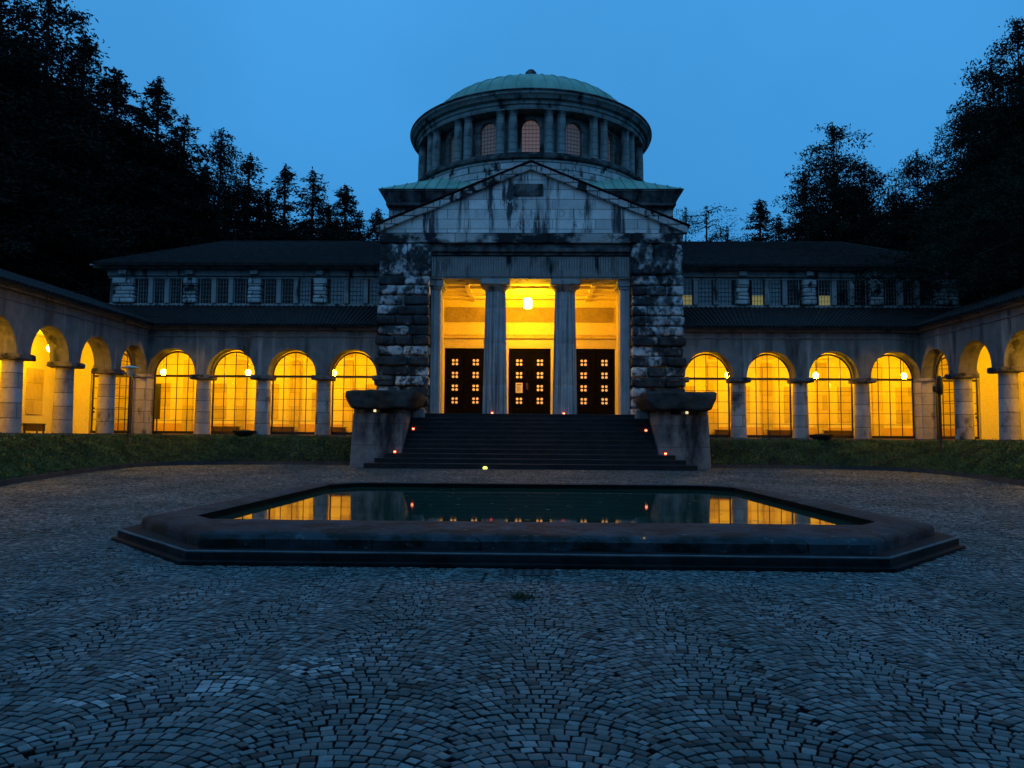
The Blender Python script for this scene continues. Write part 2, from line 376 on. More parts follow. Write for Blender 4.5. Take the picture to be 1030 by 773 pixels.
ca, sa = np.cos(ang)[:, None], np.sin(ang)[:, None]
dx, dy = dx*ca-dy*sa, dx*sa+dy*ca
ox = cx[:, None]+dx*shr[:, None]; oy = cy[:, None]+dy*shr[:, None]
tx = cx[:, None]+dx*(shr-.095)[:, None]; ty = cy[:, None]+dy*(shr-.095)[:, None]
gzz = np.clip(np.minimum(cy, 36)-10, 0, None)*.0133
lift = rng.normal(0, .002, n); t1 = rng.normal(0, .022, n); t2 = rng.normal(0, .022, n)
top = gzz[:, None]+lift[:, None]+dx*t1[:, None]+dy*t2[:, None]
mid = top-.005
bot = np.repeat((gzz-.04)[:, None], 4, 1)
V = np.concatenate([np.stack([ox, oy, bot], 2), np.stack([ox, oy, mid], 2), np.stack([tx, ty, top], 2)], 1).reshape(-1, 3)
fb = []
for a in (0, 4):
    for i in range(4): fb.append((a+i, a+(i+1) % 4, a+4+(i+1) % 4, a+4+i))
fb.append((8, 9, 10, 11)); fb = np.array(fb)
Fc = (fb[None]+(np.arange(n)*12)[:, None, None]).reshape(-1)
me = bpy.data.meshes.new('cobbled_paving'); nf = n*9
me.vertices.add(len(V)); me.vertices.foreach_set('co', V.ravel().astype('f'))
me.loops.add(nf*4); me.loops.foreach_set('vertex_index', Fc.astype('i'))
me.polygons.add(nf); me.polygons.foreach_set('loop_start', np.arange(nf, dtype='i')*4)
tone = np.clip(rng.normal(.50, .155, n), .05, .86)
tone[rng.random(n) < .03] = .12
def blob(x, y, rx, ry, k): return np.exp(-(((cx-x)/rx)**2+((cy-y)/ry)**2)) > k+rng.normal(0, .12, n)
pale = (blob(-2.15, 5.25, .42, .35, .55) | blob(-1.7, 5.7, .35, .22, .55) | blob(-2.9, 4.9, .22, .12, .5) | blob(-3.0, 5.4, .2, .1, .5)) & (rng.random(n) < .5)
tone[pale] = rng.uniform(.88, .95, pale.sum())
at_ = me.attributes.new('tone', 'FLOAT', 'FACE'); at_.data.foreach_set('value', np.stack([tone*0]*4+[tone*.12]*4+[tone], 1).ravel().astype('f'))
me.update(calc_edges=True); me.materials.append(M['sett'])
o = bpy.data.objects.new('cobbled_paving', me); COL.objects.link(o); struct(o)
# drain cover + weed
dc = thing('drain_cover', (-.08, 9.64, 0), 'dark rectangular drain cover set in the cobbles in front of the pool step', 'drain cover')
d = MB(); d.box(-.43, .27, 9.45, 9.83, -.02, .004); mk('plate', d, 'kerb', dc, bevel=.004)
d = MB()
for i in range(6): d.box(-.38+i*.11, -.33+i*.11, 9.50, 9.78, .005, .009)
mk('rib', d, 'metal', dc)
def leaf_quads(P, L, Wd, droop=0, up=0, r=rng):
    n = len(P); d = r.normal(0, 1, (n, 3)); d[:, 2] = d[:, 2]*.6-droop+up; d /= np.linalg.norm(d, axis=1)[:, None]
    e = np.cross(d, r.normal(0, 1, (n, 3))); e /= np.linalg.norm(e, axis=1)[:, None]
    l = (L*r.uniform(.6, 1.3, n))[:, None]; w = (Wd*r.uniform(.6, 1.3, n))[:, None]
    return np.stack([P-e*w*.25, P+d*l*.5+e*w*.5, P+d*l, P+d*l*.45-e*w*.5], 1).reshape(-1, 3)
def quad_mesh(name, V, mat):
    n = len(V)//4; me = bpy.data.meshes.new(name)
    me.vertices.add(len(V)); me.vertices.foreach_set('co', V.astype('f').ravel())
    me.loops.add(n*4); me.loops.foreach_set('vertex_index', np.arange(n*4, dtype='i'))
    me.polygons.add(n); me.polygons.foreach_set('loop_start', np.arange(n, dtype='i')*4)
    me.update(calc_edges=True); me.materials.append(M[mat]); return me
def link_me(name, me, parent=None):
    o = bpy.data.objects.new(name, me); COL.objects.link(o); o.parent = parent; return o
wp = np.stack([rng.normal(0, .07, 260), rng.normal(0, .06, 260), np.abs(rng.normal(.01, .015, 260))], 1)
w = link_me('weed_clump', quad_mesh('weed_clump', leaf_quads(wp, .06, .012, up=.9), 'weed')); w.location = (-.17, 8.05, 0)
tag(w, 'small dark weed tuft growing between the cobbles in front of the pool', 'weed')
# ------------------------------------------------------------------ pool
pool = thing('fountain_pool', (0, 16, 0), 'long low stone pool with canted corners, broad mossy rim and a dark outer step', 'pool')
def loft(rings):
    mb = MB(); n = len(rings[0])
    for r in rings: mb.v += r
    for j in range(len(rings)-1):
        for i in range(n): mb.f.append((j*n+i, j*n+(i+1) % n, (j+1)*n+(i+1) % n, (j+1)*n+i))
    return mb
NS = 36
a0 = interp_poly(P_base, NS); a1 = interp_poly(P_step, NS); a2 = interp_poly(P_out, NS); a3 = interp_poly(P_in, NS)
def rz(pts, zf, s=1.0, nz=0):
    o = []
    for x, y in pts:
        k = noise.noise(Vector((x*1.6, y*1.6, zf*5)))*nz
        o.append((x+k, y+k*.6, zf+(gz(y)*s)+k*.5))
    return o
lp = lambda A_, B_, t_: [(p[0]*(1-t_)+q[0]*t_, p[1]*(1-t_)+q[1]*t_) for p, q in zip(A_, B_)]
zc = .6
mk('step', loft([rz(a0, -.05), rz(a0, .045, zc), rz(lp(a0, a1, .8), .05, zc, .003), rz(a1, .06, zc, .004), rz(a1, .155, zc, .005), rz(lp(a1, a2, .05), .172, zc, .005), rz(lp(a1, a2, .5), .178, zc, .006), rz(a2, .18, zc, 0)]), 'pstep', pool, smooth=35)
mk('rim', loft([rz(a2, .13, 0, .01), rz(a2, .30, 0, .02), rz(lp(a2, a3, .04), .345, 0, .02), rz(lp(a2, a3, .12), .375, 0, .02), rz(lp(a2, a3, .3), .395, 0, .018), rz(lp(a2, a3, .6), .405, 0, .012), rz(lp(a2, a3, .92), .402, 0, .012), rz(a3, .385, 0, .008)]), 'rim', pool, smooth=50)
M['lip'] = stone('step_edge_highlight', (.045, .055, .06), (.12, .14, .15), None, None, bump=.4, seed=71)  # pale strip colour stands for light along the pool step edge
mk('step_lip', loft([rz(a1, .152, zc, .005), rz(lp(a0, a1, .94), .168, zc, .005), rz(lp(a1, a2, .10), .181, zc, .005), rz(lp(a1, a2, .12), .176, zc, .005)]), 'lip', pool)
mk('inner_wall', loft([rz(a3, .384, 0, .008), rz(a3, .1, 0, 0), rz(a3, -.3, 0, 0)]), 'algae', pool)
wm = MB(); wm.add([(x, y, 0.275) for x, y in P_in], [tuple(range(len(P_in)))])
struct(mk('water', wm, 'water', fix=False))
# floating leaves
lv = np.stack([rng.uniform(-4, 4, 46), rng.uniform(13, 20.5, 46), np.full(46, .278)], 1)
q = np.array([[-.03,-.015,0],[.03,-.02,0],[.035,.015,.002],[-.02,.02,.001]])
lm = quad_mesh('fallen_leaves', (lv[:, None, :]+q[None]*rng.uniform(.6, 1.4, (46, 1, 1))).reshape(-1, 3), 'ivy')
tag(link_me('fallen_leaves', lm), 'scattered dead leaves floating on the dark pool water', 'leaves', kind='stuff')
# ------------------------------------------------------------------ chapel
ch = thing('chapel', (0, 37, 0), 'domed stone chapel with a stained gable, rusticated portico and green copper roof', 'building')
# stair
YS, ZS, TR, NR = 32.5, .30, .345, 12; RI = (2.77-ZS)/NR
st = MB()
for i in range(NR):
    hw = [7.15, 6.75, 6.35][i] if i < 3 else 5.68
    y1 = 36.95 if i < NR-1 else 36.98
    y0 = YS+i*TR; z0, z1 = ZS-.4 if i == 0 else ZS+i*RI-.02, ZS+(i+1)*RI
    if i < 3: st.box(-hw, hw, y0, 33.62+TR*.0 if False else 36.9, z0, z1)
    else: st.box(-5.63, 5.63, y0, y1, z0, z1)
sto = mk('stair', st, 'step', ch, bevel=.018)
M['tread'] = stone('skylit_granite_tread', (.025, .028, .03), (.07, .075, .078), None, (1.9, 50, .01), bump=.3, rough=.6, seed=25)  # sky light on the tread tops put into a paler colour than the risers
for i in range(NR):
    hw = [7.15, 6.75, 6.35][i] if i < 3 else 5.62
    t_ = MB(); t_.box(-hw+.005, hw-.005, YS+i*TR-.015, YS+(i+1)*TR+.02, ZS+(i+1)*RI-.003, ZS+(i+1)*RI+.022); mk('tread', t_, 'tread', sto, bevel=.008)
fl = MB(); fl.box(-4.96, 4.96, 36.985, 43.6, 1.5, 2.764); mk('porch_floor', fl, 'floor', ch); fl = MB(); fl.box(-4.97, 4.97, 38.6, 43.5, 2.70, 2.770); mk('porch_paving', fl, 'tilefloor', ch)
# rusticated pillars
courses = 14
for s in (-1, 1):
    r_ = random.Random(5+s)
    mb = MB(); md = MB(); mb.box(5.06, 7.48, 37.08, 43.4, .2, 11.28)
    z = 2.62; H = (9.68-z)/courses
    for c in range(courses):
        bul = r_.choice([0, .03, .09, .10]) if c % 2 else r_.choice([0, .02, .05])
        x0, x1 = 4.99-bul*.3, 7.57+bul
        sp_ = r_.choice([[.5], [.62], [.38], [.34, .7], [.3, .64]])
        xs = [x0]+[x0+(x1-x0)*q for q in sp_]+[x1]
        for a, b2 in zip(xs[:-1], xs[1:]):
            dk = r_.random() < (.8 if bul > .08 else .25)
            (md if dk else mb).rock(a+.008, b2-.008, 36.93-bul*1.1, 37.9, z+.01, z+H-.01, .035+bul*.25, 8, 7, 2.2, seed=c*7.1+s*31)
        z += H
    for (a, b2) in ((4.97, 6.1), (6.1, 7.5)):
        mb.rock(a, b2, 36.9, 37.9, 9.70, 11.29, .10, 12, 10, 1.5, seed=90*s)
    # plinth
    mb.rock(5.0, 7.6, 36.75, 37.8, .2, 2.62, .03, 8, 16, 2, seed=3*s)
    pp_ = mk('portico_pillar', mb, 'rock' if s < 0 else 'rock2', ch, smooth=60, flip=s)
    mk('blackened_courses', md, 'rockdark', pp_, smooth=60, flip=s)
    mb = MB(); mb.rock(5.02, 5.75, 36.2, 37.0, .5, 3.05, .05, 8, 8, 2, seed=12*s)
    mk('plinth_block', mb, 'ped', ch, smooth=60, flip=s)
    # pilaster
    mb = MB(); mb.box(4.50, 4.985, 37.55, 38.6, 2.77, 9.2)
    for k in range(4): mb.box(4.535+k*.115, 4.585+k*.115, 37.52, 37.56, 2.9, 8.95)
    pl_ = mk('pilaster', mb, 'column', ch, bevel=.01, flip=s)
    mb = MB(); mb.box(4.36, 4.985, 37.42, 38.75, 9.22, 9.56); mb.box(4.44, 4.984, 37.48, 38.68, 9.08, 9.222)
    mk('capital', mb, 'trim', pl_, bevel=.02, flip=s)
# columns
for s in (-1, 1):
    mb = MB(); joints = [2.772, 4.25, 6.35, 8.15, 9.0]
    rad = lambda z: .62-.115*((z-2.77)/6.3)**1.25
    prof = []
    for a, b2 in zip(joints[:-1], joints[1:]):
        prof += [(rad(a)-.012, a), (rad(a), a+.02)]
        for k in range(1, 6): zz = a+.02+(b2-a-.04)*k/5; prof.append((rad(zz), zz))
        prof.append((rad(b2)-.012, b2))
    mb.lathe(prof, 1.76*s, 38, 160, flute=(20, .15))
    cl_ = mk('column', mb, 'column', ch, smooth=40)
    mb = MB(); mb.lathe([(.50, 8.99), (.52, 9.03), (.56, 9.10), (.66, 9.2), (.71, 9.26), (.70, 9.29)], 1.76*s, 38, 48)
    mb.rock(1.76*s-.76, 1.76*s+.76, 37.24, 38.76, 9.27, 9.57, .02, 8, 14, 3)
    mk('capital', mb, 'trim', cl_, smooth=40)
# entablature
mb = MB(); mb.box(-4.985, 4.985, 37.3, 38.7, 9.57, 10.72)
x = -4.93
while x < 4.9:
    mb.box(x, x+.07, 37.20, 37.31, 9.66, 10.66); x += .13
mk('fluted_frieze', mb, 'trim', ch)
mb = MB(); mb.box(-4.99, 4.99, 37.12, 38.6, 10.722, 10.86); mb.box(-5.0, 5.0, 36.98, 38.6, 10.862, 11.08); mb.box(-4.99, 4.99, 37.06, 38.6, 11.082, 11.285)
mk('cornice', mb, 'dark_trim', ch, bevel=.03)
# pediment with course band, gable
mb = MB(); mb.rock(-7.56, -3.2, 36.86, 37.6, 11.29, 11.80, .02, 10, 24, 2); mb.rock(-3.19, .9, 36.86, 37.6, 11.29, 11.80, .02, 10, 24, 2, seed=2); mb.rock(.91, 5.0, 36.86, 37.6, 11.29, 11.80, .02, 10, 24, 2, seed=4); mb.rock(5.01, 7.54, 36.87, 37.6, 11.29, 11.80, .015, 10, 24, 2, seed=5)
pb = mk('pediment_band', mb, 'course', ch, smooth=60)
mb = MB(); mb.prism_y([(-7.55, 11.80), (7.55, 11.80), (7.55, 11.92), (0, 15.12), (-7.55, 11.92)], 36.95, 43.45)
pd = mk('pediment', mb, 'pediment', ch)
mb = MB(); mb.rock(-.86, .62, 36.86, 37.2, 13.66, 14.28, .02, 10, 20, 2.5); mk('dark_slab', mb, 'dark_trim', pd, smooth=60)
# raking cornice: coping slabs
for s in (-1, 1):
    mb = MB(); L = 16; r_ = random.Random(3)
    for i in range(L):
        a = i/L; b2 = (i+1)/L-.002
        f = lambda u: (7.72*(1-u), 11.96+(15.20-11.96)*u)
        (xa, za), (xb, zb) = f(a), f(b2); dz = r_.uniform(-.015, .015)
        mb.hexa([(xa,36.72,za-.22+dz),(xb,36.72,zb-.22+dz),(xb,37.1,zb-.22+dz),(xa,37.1,za-.22+dz)], [(xa,36.70,za+.12+dz),(xb,36.70,zb+.12+dz),(xb,37.1,zb+.12+dz),(xa,37.1,za+.12+dz)])
    mk('raking_coping', mb, 'rubble', ch, bevel=.02, flip=s)
    mb = MB(); f0, f1 = (7.85, 12.00), (0, 15.36)
    mb.hexa([(f0[0],36.64,f0[1]+.09),(0,36.64,f1[1]+.0),(0,43.5,f1[1]),(f0[0],43.5,f0[1]+.09)], [(f0[0],36.64,f0[1]+.14),(0,36.64,f1[1]+.06),(0,43.5,f1[1]+.06),(f0[0],43.5,f0[1]+.14)])
    mk('gable_roof', mb, 'tile', ch, flip=s)
# inscription, worn capitals cut in the gable
def text_mb(txt, size, x, y, z, depth=.01, space=1.0):
    cu = bpy.data.curves.new('t', 'FONT'); cu.body = txt; cu.size = size; cu.align_x = 'CENTER'; cu.extrude = depth; cu.space_character = space; cu.resolution_u = 3
    to = bpy.data.objects.new('t', cu); COL.objects.link(to)
    dg = bpy.context.evaluated_depsgraph_get(); dg.update(); me = to.evaluated_get(dg).to_mesh()
    mb = MB(); mb.v = [(x+v.co.x, y-v.co.z, z+v.co.y) for v in me.vertices]; mb.f = [tuple(p.vertices) for p in me.polygons]
    to.to_mesh_clear(); bpy.data.objects.remove(to); bpy.data.curves.remove(cu); return mb
M['carve'] = plain('carved_letter_grey', (.34, .36, .37), .9)  # letters in one grey, darker than the clean gable stone
for tx_, xx, zz in (('IMI   S', -.1, 13.16), ('SPE  AN  DES', -.1, 12.62), ('S  ASTS  S', .1, 12.08)):
    nl_ = len(tx_)
    for li, chh in enumerate(tx_):
        if chh == ' ': continue
        q_ = text_mb(chh, .50, xx+(li-(nl_-1)/2)*.47, 36.944, zz, .004); mk('letter', q_, 'carve', pd, fix=False)
# porch interior
mb = MB(); mb.box(-5.0, 5.0, 43.5, 43.9, 6.80, 9.75)
for (a, b2) in ((-5.0, -4.92), (-2.5, -1.22), (1.22, 2.5), (4.92, 5.0)): mb.box(a, b2, 43.5, 43.9, 2.6, 6.80)
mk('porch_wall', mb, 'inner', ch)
for s in (-1, 1):
    mb = MB(); mb.box(4.985, 5.05, 38.6, 43.5, 2.6, 9.75); mk('porch_side_wall', mb, 'inner', ch, flip=s)
    for k in range(5):
        mb = MB(); mb.box(4.93, 4.984, 41.3, 41.62, 3.15+k*.76, 3.5+k*.76); mk('wall_rosette', mb, 'wood', ch, bevel=.05, flip=s)
mb = MB(); mb.box(-4.98, 4.98, 38.7, 43.5, 9.62, 9.8)
for yy in (39.6, 41.0, 42.4): mb.box(-4.98, 4.98, yy-.12, yy+.12, 9.5, 9.62)
for xx in (-3.3, -1.65, 1.65, 3.3): mb.box(xx-.11, xx+.11, 38.7, 43.5, 9.52, 9.621)
mk('porch_ceiling', mb, 'inner', ch)
mb = MB(); mb.box(-4.98, 4.98, 43.32, 43.5, 7.36, 7.50); mb.box(-4.98, 4.98, 43.40, 43.5, 7.52, 7.60); mk('ledge', mb, 'inner_panel', ch, bevel=.015)
mb = MB()
for a in (-4.9, -1.55, 1.75): mb.box(a, a+3.1, 43.44, 43.5, 8.32, 9.18)
mk('carved_frieze', mb, 'frieze', ch)
mb = MB(); x = -4.9
while x < 4.9: mb.box(x, x+.07, 43.46, 43.5, 6.86, 7.3); x += .125
mk('fluted_band', mb, 'inner', ch)
# doors
QZ = [5.98, 5.24, 4.50, 3.76]
def arc_pts(n_=10): return [(math.cos(2*math.pi*i/n_), math.sin(2*math.pi*i/n_)) for i in range(n_)]
for di, xc in enumerate((-3.72, 0, 3.72)):
    mb = MB(); mb.box(xc-1.2, xc+1.2, 43.56, 43.7, 2.77, 6.79)
    for (a, b2) in ((-1.2, -1.1), (-.06, .06), (1.1, 1.2)): mb.box(xc+a, xc+b2, 43.50, 43.56, 2.77, 6.79)
    for z_ in (2.77, 4.88, 6.55): mb.box(xc-1.1, xc+1.1, 43.52, 43.56, z_, z_+.12 if z_ > 3 else z_+.3)
    for sx in (-.6, .6):
        for z_ in QZ:
            mb.box(xc+sx-.30, xc+sx+.30, 43.535, 43.559, z_-.30, z_+.30)
    dr = mk('door', mb, 'door', ch, bevel=.008)
    for sx in (-.6, .6):
        for qi, z_ in enumerate(QZ):
            if di == 1 and sx < 0 and qi == 2: continue
            mb = MB(); big_ = .078
            for ax in (-1, 1):
                for az in (-1, 1):
                    c0 = (xc+sx+ax*.105, z_+az*.105)
                    mb.add([(c0[0]+big_*p[0], 43.53, c0[1]+big_*p[1]) for p in arc_pts()]+[(c0[0]+big_*p[0], 43.545, c0[1]+big_*p[1]) for p in arc_pts()],
                           [tuple(range(10)), tuple(range(19, 9, -1))]+[(i, (i+1) % 10, (i+1) % 10+10, i+10) for i in range(10)])
            mk('quatrefoil_light', mb, 'warm', dr)
    if di == 1:
        mb = MB(); mb.tube((xc-.14, 43.42, 4.45), (xc-.14, 43.42, 4.75), .02); mb.tube((xc-.14, 43.5, 4.5), (xc-.14, 43.42, 4.5), .015); mb.tube((xc-.14, 43.5, 4.7), (xc-.14, 43.42, 4.7), .015); mb.box(xc-.20, xc-.08, 43.49, 43.5, 4.4, 4.8)
        mk('handle', mb, 'wood', dr)
nb = thing('notice', (-.6, 43.5, 4.25), 'white printed paper notice stuck on the left leaf of the middle door', 'notice')
mb = MB(); mb.box(-.80, -.40, 43.515, 43.522, 4.22, 4.80); mk('sheet', mb, 'paper', nb)
mb = MB(); mb.box(-.74, -.46, 43.511, 43.514, 4.66, 4.73)
for k in range(5): mb.box(-.74, -.5-.03*(k % 2), 43.511, 43.514, 4.56-k*.06, 4.58-k*.06)
mk('print', mb, 'print', nb)
# central block
mb = MB(); mb.box(-8.42, 8.42, 43.95, 60.4, 0, 15.22)
mk('block_wall', mb, 'rubble', ch)
mb = MB(); mb.box(-8.5, 8.5, 43.42, 60.5, 15.22, 15.40)
n_ = 0
mb.hexa([(-8.5,43.42,15.40),(8.5,43.42,15.40),(8.5,60.5,15.40),(-8.5,60.5,15.40)], [(-8.8,43.12,15.95),(8.8,43.12,15.95),(8.8,60.8,15.95),(-8.8,60.8,15.95)])
mb.box(-8.84, 8.84, 43.08, 60.84, 15.952, 16.08)
mk('block_cornice', mb, 'dark_trim', ch, bevel=.02)
mb = MB(); mb.hexa([(-8.9,43.02,16.082),(8.9,43.02,16.082),(8.9,60.9,16.082),(-8.9,60.9,16.082)], [(-4.5,47.5,18.5),(4.5,47.5,18.5),(4.5,56.5,18.5),(-4.5,56.5,18.5)])
for i in range(-14, 15):      # standing seams
    xx = i*.62; k = max(0, (abs(xx)-4.5))/(8.9-4.5); ye = 47.5-(47.5-43.02)*k; ze = 18.5-(18.5-16.082)*k
    mb.hexa([(xx-.02,43.02,16.08),(xx+.02,43.02,16.08),(xx+.02,ye,ze),(xx-.02,ye,ze)], [(xx-.02,43.02,16.14),(xx+.02,43.02,16.14),(xx+.02,ye,ze+.06),(xx-.02,ye,ze+.06)])
mk('copper_skirt_roof', mb, 'copper', ch)
CY = 52
mb = MB(); mb.lathe([(7.98, 16), (7.98, 18.20), (8.08, 18.24)], 0, CY, 96, cap=False); mk('drum_base', mb, 'rubble', ch, smooth=30)
mb = MB(); mb.lathe([(8.0, 18.2), (8.18, 18.28), (8.2, 18.44), (8.02, 18.52), (7.98, 18.66), (6.6, 18.67)], 0, CY, 96, cap=False); mk('drum_moulding', mb, 'dark_trim', ch, smooth=30)
# drum wall with real window openings
NW = 16; RW = 6.95
ww = .56; da = ww/RW
mb = MB(); zb_, zs_, zt_ = 18.67, 20.55, 21.35
panes = []
for k in range(NW):
    a = -math.pi/2+k*2*math.pi/NW; h_ = math.pi/NW
    def pw(an, z, r): return (r*math.cos(an), CY+r*math.sin(an), z)
    def quadw(aa, ab, za0, za1, zb0, zb1, r=RW): mb.add([pw(aa,za0,r),pw(ab,zb0,r),pw(ab,zb1,r),pw(aa,za1,r)], [(0,1,2,3)])
    for sgn in (-1, 1):
        e0, e1 = a+sgn*da, a+sgn*h_; quadw(e0, e1, zb_, zt_, zb_, zt_)
    quadw(a-da, a+da, zb_, 18.85, zb_, 18.85)
    Ns = 12; cur = [(a-da*math.cos(math.pi*i/Ns), zs_+ww*math.sin(math.pi*i/Ns)) for i in range(Ns+1)]
    for (c0, c1) in zip(cur[:-1], cur[1:]): quadw(c0[0], c1[0], c0[1], zt_, c1[1], zt_)
    loop = [(a-da, 18.85)]+cur+[(a+da, 18.85)]
    for (c0, c1) in zip(loop, loop[1:]+loop[:1]): mb.add([pw(c0[0],c0[1],RW),pw(c1[0],c1[1],RW),pw(c1[0],c1[1],RW-.3),pw(c0[0],c0[1],RW-.3)], [(0,1,2,3)])
    # raised archivolt
    for (c0, c1) in zip(cur[:-1], cur[1:]):
        k2 = 1.28
        o0 = (a+(c0[0]-a)*k2, zs_+(c0[1]-zs_)*k2); o1 = (a+(c1[0]-a)*k2, zs_+(c1[1]-zs_)*k2)
        mb.hexa([pw(c0[0],c0[1],RW-.02),pw(c1[0],c1[1],RW-.02),pw(c1[0],c1[1],RW+.06),pw(c0[0],c0[1],RW+.06)], [pw(o0[0],o0[1],RW-.02),pw(o1[0],o1[1],RW-.02),pw(o1[0],o1[1],RW+.06),pw(o0[0],o0[1],RW+.06)])
    panes.append((a, loop))
mk('drum_wall', mb, 'ashlar', ch, fix=False)
for k, (a, loop) in enumerate(panes):
    if 5 <= k <= 11: continue
    fr = MB(); r0 = RW-.2
    for q_ in np.linspace(-da*.6, da*.6, 4):
        top_ = zs_+math.sqrt(max(0, ww*ww-(q_*RW)**2)); fr.tube(pw(a+q_, 18.85, r0), pw(a+q_, top_, r0), .014, 4)
    for z_ in np.arange(19.1, 21.0, .24):
        hw = da if z_ < zs_ else da*math.sqrt(max(0, 1-((z_-zs_)/ww)**2)); fr.tube(pw(a-hw, z_, r0), pw(a+hw, z_, r0), .014, 4)
    wn = mk('drum_window', fr, 'metal', ch)
    pm = MB(); pm.add([pw(x_, z_, r0-.05) for x_, z_ in loop], [tuple(range(len(loop)))])
    mk('pane', pm, 'pinkpane' if k == 0 else ('pinkdim' if k in (1, 15, 2, 14) else 'curtain'), wn, fix=False)
mb0 = None
for k in range(NW):
    for sg in (-1, 1):
        a = -math.pi/2+(k+.5)*2*math.pi/NW+sg*R(2.95)
        if math.sin(a) > .35: continue
        X, Y = 7.55*math.cos(a), CY+7.55*math.sin(a)
        if mb0 is None:
            q_ = MB(); q_.lathe([(.33,18.67),(.33,18.76),(.28,18.82),(.285,19.3),(.28,20.2),(.255,21.18),(.31,21.24),(.34,21.32)], 0, 0, 20); q_.box(-.36,.36,-.36,.36,21.32,21.42)
            dc0 = mk('drum_column', q_, 'ashlar', None, smooth=40); mb0 = dc0
        else:
            dc0 = mb0.copy(); COL.objects.link(dc0)
        dc0.parent = ch; dc0.location = (X, Y-37, 0); dc0.rotation_euler = (0, 0, a)
mb = MB(); mb.lathe([(6.9,21.34),(7.85,21.36),(7.87,21.62),(7.95,21.66),(7.97,21.86),(8.15,21.92),(8.25,22.1),(8.34,22.16),(8.36,22.30),(8.2,22.40),(6.8,22.55)], 0, CY, 128, cap=False); mk('drum_entablature', mb, 'ashlar', ch, smooth=30)
mb = MB(); mb.lathe([(8.37,22.30),(8.42,22.34),(8.42,22.40),(8.30,22.46),(7.0,22.60)], 0, CY, 128, cap=False); mk('gutter', mb, 'dark_trim', ch, smooth=30)
dome = MB(); prof = []
for i in range(15):
    u = i/14*math.pi/2; prof.append((max(.25, 7.2*math.cos(u)), 22.5+3.36*math.sin(u)))
dome.lathe(prof, 0, CY, 128)
dm = mk('dome', dome, 'copper', ch, smooth=60)
mb = MB()
for k in range(48):
    a = 2*math.pi*k/48
    if math.sin(a) > .5: continue
    for j in range(13):
        (r0, z0), (r1, z1) = prof[j], prof[j+1]
        mb.tube((r0*math.cos(a), CY+r0*math.sin(a), z0+.02), (r1*math.cos(a), CY+r1*math.sin(a), z1+.02), .035, 4)
mk('seam', mb, 'copper', dm)
mb = MB(); mb.lathe([(.75,25.9),(.75,26.3),(.5,26.4),(.45,27.1),(.42,27.3),(.40,27.45),(.25,27.62),(.04,27.7)], 0, CY, 20); mk('finial', mb, 'dark_trim', dm, smooth=50)
# ------------------------------------------------------------------ pedestals
for s in (-1, 1):
    pt = thing('stair_pedestal', (6.79*s, 34.6, .3), 'large stone stair pedestal with rough black cap on the %s of the steps, %s' % (('left', 'its outer edge darker') if s < 0 else ('right', 'in front of the lit right arches')), 'pedestal', 'pedestals flanking the stair')
    pt['label'] = 'massive grey stone block with rough black cap, left of the stair' if s < 0 else 'massive grey stone block with rough black cap, right of the stair'
    mb = MB(); mb.hexa([(5.64,33.58,.2),(8.0,33.58,.2),(8.0,36.9,.2),(5.64,36.9,.2)], [(5.72,33.66,2.72),(7.9,33.66,2.72),(7.9,36.9,2.72),(5.72,36.9,2.72)])
    mb.box(5.72, 6.25, 33.7, 36.8, 2.722, 2.90); mb.box(6.72, 6.95, 33.9, 36.8, 2.722, 2.90); mb.box(7.4, 7.88, 33.7, 36.8, 2.722, 2.90); mb.box(5.9, 7.8, 34.3, 36.7, 2.723, 2.899)
    mk('block', mb, 'ped', pt, bevel=.03, flip=s)
    mb = MB(); mb.rock(5.12, 8.25, 33.22, 36.9, 2.90, 3.72, .11, 18, 16, 1.3, seed=4*s)
    mb.v = [(6.7+(x-6.7)*(1 if z > 3.4 else 1-.34*(3.4-z)), y, z) for x, y, z in mb.v]
    mk('cap', mb, 'cap', pt, smooth=60, flip=s)
    lx = 6.95 if s < 0 else 6.98
    sl = thing('gap_glow', (lx*s, 33.72, 2.72), 'tiny white glow in the gap under the cap of the %s stair pedestal' % ('left' if s < 0 else 'right'), 'light', 'lights under the pedestal caps')
    mb = MB(); mb.box(lx*s-.055, lx*s+.055, 33.70, 33.80, 2.76, 2.87); mk('lens', mb, 'spot', sl, bevel=.02)  # glowing block added for the bright spot in the gap
    mb = MB(); mb.box(lx*s-.095, lx*s+.095, 33.72, 33.86, 2.725, 2.734); mk('glow_base', mb, 'metal', sl)
